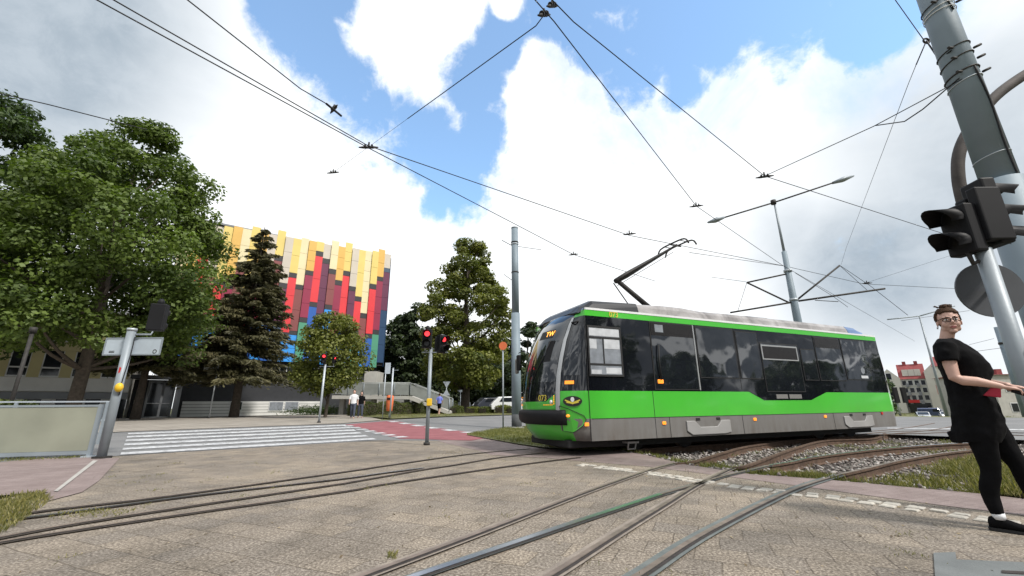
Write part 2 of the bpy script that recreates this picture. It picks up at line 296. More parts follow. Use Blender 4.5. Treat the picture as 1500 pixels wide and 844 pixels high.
# ------------------------------------------------------------ mesh helpers
def meta(o, label=None, cat=None, group=None, kind=None):
    if label: o['label'] = label
    if cat: o['category'] = cat
    if group: o['group'] = group
    if kind: o['kind'] = kind
    return o
def empty(name, loc, rz=0, label=None, cat=None, group=None):
    o = bpy.data.objects.new(name, None); col.objects.link(o); o.location = loc; o.rotation_euler = (0, 0, rz); o.empty_display_size = .3
    return meta(o, label, cat, group)
class MB:
    def __init__(s): s.v = []; s.f = []; s.mi = []; s.sm = []; s.cur = 0
    def m(s, i): s.cur = i; return s
    def add(s, vs, fs, smooth=False):
        b = len(s.v); s.v += [tuple(q) for q in vs]
        for f in fs: s.f.append([b+i for i in f]); s.mi.append(s.cur); s.sm.append(smooth)
        return s
    def box(s, x0, x1, y0, y1, z0, z1, M=None):
        vs = [(x, y, z) for z in (z0, z1) for y in (y0, y1) for x in (x0, x1)]
        if M is not None: vs = [M @ Vector(q) for q in vs]
        return s.add(vs, [(0, 2, 3, 1), (4, 5, 7, 6), (0, 1, 5, 4), (2, 6, 7, 3), (0, 4, 6, 2), (1, 3, 7, 5)])
    def tube(s, pts, rad, n=8, caps=True, sx=1.0, ref=None, smooth=True):
        pts = [Vector(p) for p in pts]
        if isinstance(rad, (int, float)): rad = [rad]*len(pts)
        vs = []; x = None
        for i, p in enumerate(pts):
            a = pts[max(0, i-1)]; b = pts[min(len(pts)-1, i+1)]; d = (b-a).normalized()
            if x is None:
                r0 = Vector((0, 0, 1)) if abs(d.z) < .9 else Vector((0, 1, 0)); x = r0.cross(d).normalized()
            else: x = (x-d*x.dot(d)).normalized()
            y = d.cross(x)
            for j in range(n):
                t = 2*math.pi*j/n; vs.append(p + x*(math.cos(t)*rad[i]*sx) + y*(math.sin(t)*rad[i]))
        fs = [[i*n+j, i*n+(j+1) % n, (i+1)*n+(j+1) % n, (i+1)*n+j] for i in range(len(pts)-1) for j in range(n)]
        s.add(vs, fs, smooth)
        if caps: b = len(s.v)-len(vs); s.f += [[b+j for j in range(n)][::-1], [b+(len(pts)-1)*n+j for j in range(n)]]; s.mi += [s.cur]*2; s.sm += [False]*2
        return s
    def prism(s, poly, d, M=None):           # poly: list of 3-D points, extruded by vector d
        n = len(poly); d = Vector(d); a = [Vector(p) for p in poly]; vs = a + [p+d for p in a]
        if M is not None: vs = [M @ q for q in vs]
        return s.add(vs, [list(range(n))[::-1], list(range(n, 2*n))] + [[i, (i+1) % n, n+(i+1) % n, n+i] for i in range(n)])
    def loft(s, rings, cap=True, smooth=True):
        n = len(rings[0]); vs = [q for r_ in rings for q in r_]
        fs = [[i*n+j, i*n+(j+1) % n, (i+1)*n+(j+1) % n, (i+1)*n+j] for i in range(len(rings)-1) for j in range(n)]
        if cap: fs += [list(range(n))[::-1], [(len(rings)-1)*n+j for j in range(n)]]
        return s.add(vs, fs, smooth)
    def ball(s, c, r, n=10, m_=7, smooth=True):
        if isinstance(r, (int, float)): r = (r, r, r)
        rings = [[(c[0]+r[0]*math.sin(a)*math.cos(t), c[1]+r[1]*math.sin(a)*math.sin(t), c[2]-r[2]*math.cos(a)) for t in [2*math.pi*j/n for j in range(n)]] for a in [math.pi*(i+.02)/(m_+.04) for i in range(m_+1)]]
        return s.loft(rings, True, smooth)
    def build(s, name, mats, parent=None, loc=None, label=None, cat=None, group=None, kind=None, bevel=0):
        if isinstance(mats, str): mats = [mats]
        me = bpy.data.meshes.new(name); vs = s.v
        if loc is not None: l = Vector(loc); vs = [tuple(Vector(q)-l) for q in vs]
        me.from_pydata(vs, [], s.f)
        for q in mats: me.materials.append(MATS[q])
        me.polygons.foreach_set('material_index', s.mi); me.polygons.foreach_set('use_smooth', s.sm); me.update()
        o = bpy.data.objects.new(name, me); col.objects.link(o)
        if loc is not None: o.location = loc
        if parent: o.parent = parent
        if bevel:
            b = o.modifiers.new('bevel', 'BEVEL'); b.width = bevel; b.segments = 2; b.limit_method = 'ANGLE'; b.angle_limit = R(40)
        return meta(o, label, cat, group, kind)
def smooth_path(pts, n=6):
    pts = [Vector(p) for p in pts]; out = []
    for i in range(len(pts)-1):
        p0 = pts[max(0, i-1)]; p1 = pts[i]; p2 = pts[i+1]; p3 = pts[min(len(pts)-1, i+2)]
        for j in range(n):
            t = j/n; out.append(.5*((2*p1)+(p2-p0)*t+(2*p0-5*p1+4*p2-p3)*t*t+(3*p1-p0-3*p2+p3)*t**3))
    out.append(pts[-1]); return out
def text_faces(txt, size):                  # flat letters in the XY plane as (verts, faces)
    cu = bpy.data.curves.new('lettering', 'FONT'); cu.body = txt; cu.size = size; cu.align_x = 'CENTER'; cu.align_y = 'CENTER'; cu.offset = size*.015
    o = bpy.data.objects.new('lettering', cu); col.objects.link(o)
    dg = bpy.context.evaluated_depsgraph_get(); me = bpy.data.meshes.new_from_object(o.evaluated_get(dg))
    vs = [v.co.copy() for v in me.vertices]; fs = [list(p.vertices) for p in me.polygons]
    bpy.data.objects.remove(o); bpy.data.curves.remove(cu); bpy.data.meshes.remove(me); return vs, fs
def inside(x, y, poly):
    c = False; n = len(poly)
    for i in range(n):
        x1, y1 = poly[i][:2]; x2, y2 = poly[(i+1) % n][:2]
        if (y1 > y) != (y2 > y) and x < (x2-x1)*(y-y1)/(y2-y1)+x1: c = not c
    return c
def sheet(name, poly, off, material, step=1.0, label=None, cat=None, kind='structure', parent=None, zf=g):
    pts = []
    n = len(poly)
    for i in range(n):
        a = Vector(poly[i][:2]); b = Vector(poly[(i+1) % n][:2]); m_ = max(1, int((b-a).length/step))
        pts += [a+(b-a)*(j/m_) for j in range(m_)]
    nb = len(pts); xs = [p.x for p in pts]; ys = [p.y for p in pts]
    x = min(xs)+step/2
    while x < max(xs):
        y = min(ys)+step/2
        while y < max(ys):
            if inside(x, y, poly): pts.append(Vector((x+random.uniform(-.1, .1)*step, y+random.uniform(-.1, .1)*step)))
            y += step
        x += step
    vs, es, fs, *_ = delaunay_2d_cdt(pts, [(i, (i+1) % nb) for i in range(nb)], [list(range(nb))], 1, 1e-5)
    me = bpy.data.meshes.new(name); me.from_pydata([(q.x, q.y, zf(q.x, q.y)+off) for q in vs], [], [f for f in fs]); me.materials.append(MATS[material])
    o = bpy.data.objects.new(name, me); col.objects.link(o)
    if parent: o.parent = parent
    return meta(o, label, cat, None, kind)
def quads(name, C, A, B, tint, material, parent=None, loc=(0, 0, 0), kind=None):   # many small leaf faces
    n = len(C); V = np.empty((n, 4, 3), np.float32)
    V[:, 0] = C-A; V[:, 1] = C-B*.9+A*.1; V[:, 2] = C+A; V[:, 3] = C+B*.9+A*.1
    V -= np.array(loc, np.float32)
    me = bpy.data.meshes.new(name); me.vertices.add(n*4); me.vertices.foreach_set('co', V.ravel())
    me.loops.add(n*4); me.loops.foreach_set('vertex_index', np.arange(n*4, dtype=np.int32))
    me.polygons.add(n); me.polygons.foreach_set('loop_start', np.arange(0, n*4, 4, dtype=np.int32)); me.polygons.foreach_set('loop_total', np.full(n, 4, np.int32))
    me.update(calc_edges=True)
    at = me.attributes.new('tint', 'FLOAT', 'POINT'); at.data.foreach_set('value', np.repeat(np.clip(tint, 0, 1), 4).astype(np.float32))
    me.materials.append(MATS[material]); o = bpy.data.objects.new(name, me); col.objects.link(o)
    if parent: o.parent = parent
    else: o.location = loc
    return meta(o, kind=kind)
def rand_dirs(n):
    d = rng.normal(size=(n, 3)); return d/np.linalg.norm(d, axis=1)[:, None]
def leaf_frames(n, size, nrm=None, flat=.5):
    d = rand_dirs(n)
    if nrm is not None: nn = nrm + d*flat
    else: nn = d
    nn /= np.linalg.norm(nn, axis=1)[:, None]
    t = np.cross(nn, rand_dirs(n)); t /= np.linalg.norm(t, axis=1)[:, None]; b = np.cross(nn, t)
    s = (size*rng.uniform(.6, 1.3, n))[:, None]; return t*s*.62, b*s*.48

def envelope(kind, h):
    if kind == 'peak': return max(.0, (math.sin(math.pi*min(1, h*.80+.14))**.6)*(1-.55*max(0, h-.35)/.65))                       # radius (0..1) against height (0..1)
    if kind == 'round': return math.sqrt(max(0, 1-(2*h-1)**2))**.8
    if kind == 'maple': return max(.0, (math.sin(math.pi*min(1, h*.92+.06))**.55)*(1-.30*h))
    if kind == 'poplar': return max(0, math.sin(math.pi*min(1, h*.85+.1))**.6)*(1-.35*h)
    if kind == 'tall': return (math.sin(math.pi*min(1, h*.9+.08))**.6)*(1-.34*h)*(1+.12*math.sin(h*15))
def tree(name, base, H, z0, rad, kind, leaves, leafsize, lm, label, cat='tree', group=None, nclu=None, trunk_r=.25, clr=1.0, lean=(0, 0), bare=False, fill=.55):
    base = Vector(base); t = empty(name, base, 0, label, cat, group)
    mb = MB(); top = Vector((lean[0], lean[1], H*.82))
    mb.tube(smooth_path([(0, 0, -.3), (0.03, 0, .4), (lean[0]*.2+.1, lean[1]*.2, H*.3), (lean[0]*.6-.1, lean[1]*.6, H*.6), top], 4), [trunk_r*q for q in np.interp(np.linspace(0, 1, 17), [0, .06, .3, .7, 1], [1.35, 1, .8, .45, .12])], 9)
    nclu = nclu or int(60+rad*18)
    cc = []; tips = []
    for i in range(nclu):
        for _ in range(30):
            h = random.random(); e = envelope(kind, h)
            if random.random() < e+.15: break
        q = random.random()**.5 if random.random() < fill else random.uniform(.78, 1.02)
        a = random.uniform(0, 2*math.pi); rr = rad*e*q*(1+.14*math.sin(a*3+h*9+rad))
        cc.append((rr*math.cos(a)+lean[0]*h, rr*math.sin(a)+lean[1]*h, z0+(H-z0)*h))
    for c_ in cc[::max(1, nclu//26)]:
        c_ = Vector(c_); zz = max(z0*.7, c_.z-random.uniform(.2, .38)*(H-z0)*.7); b0 = Vector((lean[0]*zz/H, lean[1]*zz/H, zz))
        mid = b0.lerp(c_, .5)+Vector((0, 0, -.06*(c_-b0).length)); r_ = trunk_r*.28*(1-zz/H)+.03
        mb.tube(smooth_path([b0, mid, c_], 3), [r_*q for q in np.linspace(1, .25, 7)], 6)
    mb.build('trunk', 'bark', t)
    cc = np.array(cc); k_ = len(cc); per = leaves//k_
    cr = clr*rng.uniform(.65, 1.25, k_)*(1.15-.35*(cc[:, 2]-z0)/(H-z0)); idx = np.repeat(np.arange(k_), per); n = len(idx)
    d = rand_dirs(n); rad_ = cr[idx]*rng.uniform(.35, 1, n)**.6
    Cn = cc[idx]+d*rad_[:, None]*np.array([1, 1, .62])
    Cn[:, 2] -= 0.1*rad_
    nrm = d*.8+np.array([0, 0, .55]); A, B = leaf_frames(n, leafsize, nrm, .8)
    cl_t = rng.normal(.5, .20, k_); tint = cl_t[idx]+rng.normal(0, .16, n)+.18*d[:, 2]*0
    quads('crown', Cn, A, B, tint, lm, t)
    return t
def spruce(base, H, rad, label, group=None, nb=150, lm='leaf_spruce', z0=.12, seed=1, trunk_r=.3, zt=.0):
    base = Vector(base); t = empty('spruce_tree', base, 0, label, 'tree', group); random.seed(seed)
    mb = MB(); mb.tube([(0, 0, -.3), (0, 0, 1.2), (0, 0, H*.5), (0, 0, H)], [trunk_r*1.25, trunk_r, trunk_r*.55, .03], 9)
    C_, A_, B_, T_ = [], [], [], []
    for i in range(nb):
        h = z0+(1-z0)*((i+random.random())/nb)**1.1*.985; z = H*h; L = rad*((1-h)**.72)*random.uniform(.72, 1.12)+.15
        if h > .75: L *= random.uniform(.6, 1.2)
        a = random.uniform(0, 2*math.pi); dr = np.array([math.cos(a), math.sin(a), 0]); sd = np.array([-math.sin(a), math.cos(a), 0])
        droop = .26*L*(.4+.6*(1-h)); pts = [np.array([0, 0, z])+dr*L*s_ + np.array([0, 0, .12*L*s_-droop*s_**1.6*1.1 + .10*L*max(0, s_-.75)]) for s_ in np.linspace(0, 1, 6)]
        if i % 3 == 0: mb.tube([Vector(p) for p in pts], [.05*(1-h)+.015]*3+[.02]*3, 4, False)
        nn = int(46+L*70); s_ = rng.uniform(.12, 1, nn)**.75; wv = (.16+.34*(1-s_))*L*.55
        lat = rng.uniform(-1, 1, nn)*wv; hang = -np.abs(rng.normal(0, .16, nn))*(.5+.4*L*.4)
        base_ = np.array([[np.interp(q, np.linspace(0, 1, 6), [p[c_] for p in pts]) for c_ in range(3)] for q in s_])
        cen = base_+sd*lat[:, None]; cen[:, 2] += hang-.1*np.abs(lat)
        al = dr*rng.uniform(.35, 1, nn)[:, None]+sd*(np.sign(lat)*rng.uniform(.2, .9, nn))[:, None]; al[:, 2] -= rng.uniform(.0, .7, nn); al /= np.linalg.norm(al, axis=1)[:, None]
        sz = rng.uniform(.10, .27, nn)*(1.0 if h < .8 else .75); bb = np.cross(al, rand_dirs(nn)); bb /= np.linalg.norm(bb, axis=1)[:, None]
        C_.append(cen); A_.append(al*sz[:, None]); B_.append(bb*(sz*.30)[:, None]); T_.append(np.full(nn, random.gauss(.45, .2))+rng.normal(0, .15, nn))
    mb.build('trunk', 'bark', t)
    quads('crown', np.vstack(C_), np.vstack(A_), np.vstack(B_), np.hstack(T_), lm, t)
    return t

# ------------------------------------------------------------ ground, road, paving
TX, TY, TH = 1.8046, 9.0939, .41424          # near side plane of the tram
def TR(u, w): return Vector((TX+u*math.cos(TH)-w*math.sin(TH), TY+u*math.sin(TH)+w*math.cos(TH), 0))
def uw(x, y): return ((x-TX)*math.cos(TH)+(y-TY)*math.sin(TH), -(x-TX)*math.sin(TH)+(y-TY)*math.cos(TH))
def pz(l, off=0): return [P(x, y, off) for x, y in l]
bal_px = [(905, 660), (948, 667), (1000, 680), (1100, 695), (1200, 702), (1330, 714), (1440, 724)]
bal = [q.to_2d() for q in pz(bal_px)] + [Vector((6.6, 5.4)), Vector((19, 11)), Vector((24, 20.5)), TR(13, 6.5).to_2d(), TR(4, 4.2).to_2d(), TR(.6, 3.2).to_2d()]
def edge_dist(x, y, poly):
    best = 1e9; p = Vector((x, y))
    for i in range(len(poly)):
        a = poly[i]; b = poly[(i+1) % len(poly)]; t = max(0, min(1, (p-a).dot(b-a)/max(1e-9, (b-a).length_squared))); best = min(best, (p-(a+(b-a)*t)).length)
    return best
def gb(x, y):
    z = g(x, y)
    if 1 < x < 26 and 3 < y < 24 and inside(x, y, bal): z -= .13*sstep(0, .35, edge_dist(x, y, bal))
    return z
rings = [0, 1.5, 3, 4.5]
while rings[-1] < 900: rings.append(rings[-1]+max(.6, rings[-1]*.05))
vs, fs = [], []; NA = 140
for i, r_ in enumerate(rings):
    for j in range(NA):
        a = 2*math.pi*j/NA; x, y = r_*math.sin(a), r_*math.cos(a); zz = g(x, y)-.05
        if inside(x, y, bal): zz -= .22
        vs.append((x, y, zz))
for i in range(len(rings)-1):
    for j in range(NA): fs.append((i*NA+j, (i+1)*NA+j, (i+1)*NA+(j+1) % NA, i*NA+(j+1) % NA))
MB().add(vs, fs, True).build('ground', 'grass_ground', kind='structure')

slab = [Vector((-6.2, 3.2)), Vector((-9, -5)), Vector((9, -5)), Vector((9, 3)), P(1500, 748).to_2d()] + [P(x, y).to_2d() for x, y in [(1380, 733), (1240, 714), (1050, 694), (900, 679), (800, 667), (740, 660), (700, 650), (660, 644), (600, 640), (560, 643), (165, 669), (150, 690), (110, 712)]]
sheet('slab_pavement', slab, 0.0, 'slab_concrete', .8)
road = [P(x, y).to_2d() for x, y in [(110, 672), (165, 668.5), (560, 645), (640, 646), (690, 637), (740, 627), (800, 621), (900, 616)]] + [Vector((40, 60)), Vector((34, 66))] + [P(x, y).to_2d() for x, y in [(800, 607), (750, 608.5), (650, 611.5), (575, 615), (500, 621), (300, 628.5), (185, 633), (150, 635)]] + [Vector((-40, 4)), Vector((-34, -8)), Vector((-14, 6))]
sheet('road', road, .004, 'asphalt', 1.5)
roadb = [P(x, y).to_2d() for x, y in [(1200, 636), (1320, 637), (1420, 641), (1520, 646), (1520, 612), (1400, 611.5), (1280, 610), (1200, 610)]]
sheet('road_behind_tracks', roadb, .004, 'asphalt', 1.5)
ln = [P(x, y).to_2d() for x, y in [(1300, 628), (1520, 631), (1520, 629.5), (1300, 627)]]
sheet('lane_line', ln, .010, 'road_paint', 1.5)
farp = [P(x, y).to_2d() for x, y in [(80, 637), (150, 634), (185, 632.5), (300, 628), (500, 620.5), (560, 615.5), (530, 610), (520, 607.5)]] + [Vector((-10.5, 44)), Vector((-60, 12)), Vector((-40, 4.2))]
sheet('far_pavement', farp, .008, 'pavement_far', 1.5)
kp = [P(x, y) for x, y in [(60, 638.5), (150, 634.8), (185, 633.4), (300, 628.7), (400, 624.9), (500, 621.1)]]
pink_near = [(1520, 758), (1380, 741), (1240, 722), (1100, 703), (950, 684), (830, 674), (800, 671), (720, 667), (700, 660), (655, 650), (640, 646)]
pink_far = [(690, 637), (760, 652), (800, 658), (905, 660), (948, 667), (1000, 680), (1100, 695), (1200, 702), (1330, 714), (1440, 724), (1520, 734)]
sheet('pink_path', [P(x, y).to_2d() for x, y in pink_near+pink_far], .004, 'pink_pavers', .8)
sheet('pink_path_left', [P(x, y).to_2d() for x, y in [(-120, 735), (0, 727), (70, 722), (60, 738), (120, 722), (145, 705), (175, 672), (135, 671), (60, 672), (0, 678), (-120, 690)]], .010, 'pink_pavers', .6)
sheet('kerb_band', [P(x, y).to_2d() for x, y in [(78, 722), (84, 722), (143, 676), (136, 676)]], .02, 'kerb_stone', .6)
sheet('bike_crossing', [P(x, y).to_2d() for x, y in [(505, 622.5), (575, 616.5), (620, 624), (735, 638), (690, 646), (585, 643), (560, 637), (540, 630)]], .012, 'red_asphalt', .8)
# zebra, drawn in the road's own axes
A0, A1 = P(176, 667.3), P(552, 644.5); B0, B1 = P(188, 634.4), P(505, 622.4)
zeb = empty('zebra_crossing', A0, 0); meta(zeb, kind='structure')
for i in range(6):
    t0, t1 = i/5.6, (i+.47)/5.6
    p = [A0.lerp(B0, t0), A1.lerp(B1, t0), A1.lerp(B1, t1), A0.lerp(B0, t1)]
    o = sheet('painted_stripe', [q.to_2d() for q in p], .016, 'road_paint', .7, kind=None); o.parent = zeb; o.location = -A0
def dashes(pts, n, name, w=.25, frac=.5):
    root = empty(name, (0, 0, 0)); meta(root, kind='structure')
    for i in range(n):
        a = pts[0].lerp(pts[1], i/n); b = pts[0].lerp(pts[1], (i+frac)/n); s_ = (b-a).to_2d().orthogonal().normalized()*w
        sheet('painted_dash', [a.to_2d()-s_, b.to_2d()-s_, b.to_2d()+s_, a.to_2d()+s_], .018, 'road_paint', .7, kind=None, parent=root)
dashes([P(572, 617.5), P(752, 640.5)], 7, 'dashed_line', .22)
dashes([P(508, 624), P(600, 643)], 7, 'dashed_line', .22, .5)
# granite setts between slabs and path
sr = empty('sett_row', P(1100, 712), 0); meta(sr, kind='structure')
na = [P(x, y, 0) for x, y in [(842, 681), (950, 694), (1060, 712), (1240, 733), (1400, 756), (1530, 775)]]
mb = MB(); sp = smooth_path(na, 40); acc = 0; last = sp[0]; M_ = MATS
for a, b in zip(sp, sp[1:]):
    acc += (b-a).length
    if acc > .155:
        acc = 0; d = (b-a).normalized(); n_ = Vector((-d.y, d.x, 0))
        for row in (0, 1):
            if random.random() < .10: continue
            c_ = b+n_*(row*.135-.05)+d*random.uniform(-.02, .02)+Vector((0, 0, random.uniform(.008, .016)))
            hx = random.uniform(.055, .068); hy = random.uniform(.048, .060); top = []
            ring = [c_+d*hx*sx*q+n_*hy*sy*q2+Vector((0, 0, zz)) for zz, k1 in ((-.03, 1), (-.004, 1), (.004, .8)) for sx, sy, q, q2 in ((-1, -1, k1, k1), (1, -1, k1, k1), (1, 1, k1, k1), (-1, 1, k1, k1))]
            ring = [q+Vector((random.uniform(-.006, .006), random.uniform(-.006, .006), 0)) for q in ring]
            mb.loft([ring[0:4], ring[4:8], ring[8:12]], True, False)
mb.build('setts', 'sett', sr, None).location = -Vector(sr.location)
# concrete lid by the pole at lower right
lid = [P(x, y) for x, y in [(1368, 812), (1400, 811), (1402, 822), (1500, 826), (1510, 870), (1372, 870)]]
sheet('manhole_surround', [q.to_2d() for q in lid], .010, 'concrete_lid', .3)
sheet('manhole_slot', [P(x, y).to_2d() for x, y in [(1468, 839), (1505, 841), (1505, 845), (1468, 843)]], .014, 'groove_dark', .3)

# ballast bed
sheet('ballast_bed', bal, -.01, 'ballast_bed', .35, zf=gb)
ico = bmesh.new(); bmesh.ops.create_icosphere(ico, subdivisions=1, radius=1); iv = np.array([v_.co[:] for v_ in ico.verts]); iff = np.array([[v_.index for v_ in f_.verts] for f_ in ico.faces]); ico.free()
sv = []; xs = [p.x for p in bal]; ys = [p.y for p in bal]
while len(sv) < 10500:
    x = random.uniform(min(xs), max(xs)); y = random.uniform(min(ys), min(max(ys), 16)); u_, w_ = uw(x, y)
    if inside(x, y, bal) and w_ < 4 and (y < 11 or random.random() < .5): sv.append((x, y, gb(x, y)+random.uniform(-.008, .03)))
sv = np.array(sv); n = len(sv); sc = rng.uniform(.018, .042, (n, 1, 3))*np.array([1.15, 1, .75]); jit = rng.uniform(.72, 1.15, (n, 12, 1)); ang = rng.uniform(0, 6.28, n)
V = iv[None]*sc*jit; ca, sa = np.cos(ang)[:, None], np.sin(ang)[:, None]; V = np.stack([V[..., 0]*ca-V[..., 1]*sa, V[..., 0]*sa+V[..., 1]*ca, V[..., 2]], -1)+sv[:, None, :]
me = bpy.data.meshes.new('ballast_stones'); F_ = (iff[None]+np.arange(n)[:, None, None]*12).reshape(-1)
me.vertices.add(n*12); me.vertices.foreach_set('co', V.astype(np.float32).ravel()); me.loops.add(len(F_)); me.loops.foreach_set('vertex_index', F_.astype(np.int32))
me.polygons.add(n*20); me.polygons.foreach_set('loop_start', np.arange(0, n*60, 3, dtype=np.int32)); me.polygons.foreach_set('loop_total', np.full(n*20, 3, np.int32)); me.update(calc_edges=True)
at = me.attributes.new('tint', 'FLOAT', 'POINT'); at.data.foreach_set('value', np.repeat(rng.uniform(0, 1, n), 12).astype(np.float32))
k = NT('ballast_stone', .9); a = k.t.nodes.new('ShaderNodeAttribute'); a.attribute_name = 'tint'
k.color(k.ramp(a.outputs['Fac'], [(0, (.07, .055, .05)), (.4, (.19, .165, .15)), (.8, (.33, .30, .28)), (1, (.46, .44, .42))])); me.materials.append(MATS['ballast_stone'])
o = bpy.data.objects.new('ballast_stones', me); col.objects.link(o); meta(o, 'grey and rusty loose stones of the track bed beside the tram', 'gravel', kind='stuff')

# rails: heads flush with paving, standing clear of the ballast further on
def ribbon(mb, path, off, w0, w1, zf=None):
    vs = []; n_ = len(path)
    for i, p in enumerate(path):
        d = (path[min(n_-1, i+1)]-path[max(0, i-1)]); d.z = 0; d.normalize(); s_ = Vector((-d.y, d.x, 0))
        for w_ in (w0, w1): q = p+s_*w_; vs.append((q.x, q.y, g(q.x, q.y)+off))
    mb.add(vs, [(2*i, 2*i+1, 2*i+3, 2*i+2) for i in range(n_-1)])
def rail(px, label, head='rail_worn', filler='dirt_filler', fw=.055, embed=True, world_pts=None, flip=1, hw=.022, fr=None):
    path = smooth_path((world_pts or []) if world_pts else [P(x, y) for x, y in px], 10)
    for p in path: p.z = 0
    o0 = path[len(path)//2].copy(); root = empty('tram_rail', o0, 0, label, 'rail')
    if embed:
        m1 = MB(); ribbon(m1, path, .0135, -fw*(fr or 1), fw); ob = m1.build('filler_strip', filler, root); ob.location = -o0
        m2 = MB(); ribbon(m2, path, .0170, -hw-.026*flip if flip > 0 else hw, -hw if flip > 0 else hw+.026); ob = m2.build('groove', 'groove_dark', root); ob.location = -o0
        m3 = MB(); ribbon(m3, path, .0205, -hw, hw); ob = m3.build('rail_head', head, root); ob.location = -o0
    else:
        m1 = MB(); prof = [(-.05, -.14), (.05, -.14), (.05, -.125), (.012, -.11), (.012, -.03), (.034, -.02), (.034, .008), (-.034, .008), (-.034, -.02), (-.012, -.03), (-.012, -.11), (-.05, -.125)]
        rings = []; n_ = len(path)
        for i, p in enumerate(path):
            d = (path[min(n_-1, i+1)]-path[max(0, i-1)]); d.z = 0; d.normalize(); s_ = Vector((-d.y, d.x, 0))
            rings.append([Vector((p.x, p.y, g(p.x, p.y)))+s_*a+Vector((0, 0, b+.012)) for a, b in prof])
        m1.loft(rings, True, False); ob = m1.build('rail_web', 'rail_rust', root); ob.location = -o0
        m3 = MB(); ribbon(m3, path, .0235, -.024, .024); ob = m3.build('rail_head', head, root); ob.location = -o0
    return root
rail([(-60, 776), (43, 753), (250, 728), (500, 693), (560, 684), (688, 666), (776, 658)], 'dark farthest embedded rail running left to right toward the tram nose')
rail([(-60, 780), (20, 763), (83, 755), (300, 726), (500, 703), (560, 694.5), (620, 687)], 'bright polished embedded rail at left running toward the tram front', 'rail_polished', fw=.05)
rail([(500, 710), (620, 689), (660, 683), (732, 671), (800, 664)], 'worn embedded rail just before the tram front, second from the far side')
rail([(-60, 803), (0, 790), (170, 760), (500, 710)], 'dark embedded rail with grass in its groove at lower left')
rail([(-60, 815), (0, 797), (250, 758), (500, 722), (560, 711), (688, 692), (790, 678), (850, 671)], 'nearest dark rail of the left track crossing the slabs')
rail([(500, 860), (540, 844), (700, 784), (860, 722), (948, 691), (988, 680)], 'brown embedded rail from bottom centre to the path, left of the bright one', fw=.07)
rail([(570, 862), (620, 844), (740, 803), (860, 762), (968, 726)], 'wide bright steel rail at bottom centre reflecting the sky', 'rail_polished', 'steel_filler', fw=.06, hw=.028)
rail([(968, 726), (1024, 710), (1060, 699), (1100, 690), (1128, 683)], 'dull rail continuing the bright one over the pink path', 'rail_worn', 'steel_filler', fw=.06)
rail([(770, 862), (810, 844), (910, 780), (972, 742), (1024, 710), (1072, 687)], 'thin brown rail crossing the bright rail on the slabs', fw=.07)
rail([(910, 862), (940, 844), (1040, 780), (1160, 720), (1230, 697)], 'green grey flanged rail nearest the standing woman', 'rail_worn', 'steel_filler', fw=.075)
def bp(px): return [P(x, y) for x, y in px]
rail(None, 'rusty rail in the ballast under the middle of the tram', 'rail_rust', embed=False, world_pts=bp([(988, 681), (1016, 677), (1060, 664), (1100, 654), (1180, 643)])+[TR(8.5, .7), TR(11, 1.2)])
rail(None, 'rusty curved rail in the ballast beside the tram bogie', 'rail_rust', embed=False, world_pts=bp([(1072, 687), (1098, 682), (1160, 659), (1210, 646)])+[TR(9.3, -.1), TR(12, .9)])
rail(None, 'shiny topped raised rail curving right across the ballast', 'rail_polished', embed=False, world_pts=bp([(1128, 683), (1160, 678), (1200, 670), (1300, 658), (1400, 651), (1470, 649)]))
rail(None, 'nearest raised rail curving right above the green weeds', 'rail_worn', embed=False, world_pts=bp([(1230, 697), (1270, 688), (1330, 674), (1400, 663), (1480, 656)]))
rail(None, 'raised rail behind the tram rear running right', 'rail_worn', embed=False, world_pts=bp([(1230, 640), (1290, 634), (1340, 632), (1400, 632), (1500, 635)]))
rail(None, 'second raised rail behind the tram rear in its shadow', 'rail_rust', embed=False, world_pts=bp([(1210, 643), (1290, 637), (1340, 636), (1400, 634.5), (1500, 639)]))
for w_, lb in ((.68, 'near rail carrying the tram wheels'), (1.68, 'far rail carrying the tram wheels')):
    rail(None, lb, 'rail_worn', embed=False, world_pts=[TR(.8, w_), TR(4, w_), TR(8, w_), TR(12, w_), TR(16, w_+.5), TR(22, w_+2)])

# ------------------------------------------------------------ grass tufts
def tufts(name, poly, n, hmin, hmax, material, label, zoff=0, zf=g, clump=.5, dens=None):
    xs = [p.x for p in poly]; ys = [p.y for p in poly]; pts = []
    nc = max(3, n//60); cen = []
    while len(cen) < nc:
        x, y = random.uniform(min(xs), max(xs)), random.uniform(min(ys), max(ys))
        if inside(x, y, poly) and (dens is None or random.random() < dens(x, y)): cen.append((x, y))
    while len(pts) < n:
        if random.random() < clump: c_ = random.choice(cen); x, y = c_[0]+random.gauss(0, .12), c_[1]+random.gauss(0, .12)
        else: x, y = random.uniform(min(xs), max(xs)), random.uniform(min(ys), max(ys))
        if inside(x, y, poly) and (dens is None or random.random() < dens(x, y)): pts.append((x, y, zf(x, y)+zoff))
    C_ = np.array(pts); h = rng.uniform(hmin, hmax, n); le = rng.normal(0, .45, (n, 2)); A = np.stack([le[:, 0]*h*.5, le[:, 1]*h*.5, h*.5], 1)
    t_ = rng.uniform(0, 6.28, n); wv = .004+.03*h; B = np.stack([np.cos(t_)*wv, np.sin(t_)*wv, np.zeros(n)], 1); C_ = C_+A
    o = quads(name, C_, A, B, rng.uniform(0, 1, n), material); meta(o, label, 'grass', kind='stuff'); return o
gp = [P(x, y).to_2d() for x, y in [(683, 638), (700, 634), (737, 628), (770, 627), (800, 625), (830, 640), (905, 662), (830, 661), (795, 657), (760, 652)]]
sheet('grass_island', gp, .03, 'grass_ground', .5)
tufts('island_grass', gp, 16000, .03, .09, 'grass_blade', 'short dry yellow green grass round the foot of the tall grey pole', .03)
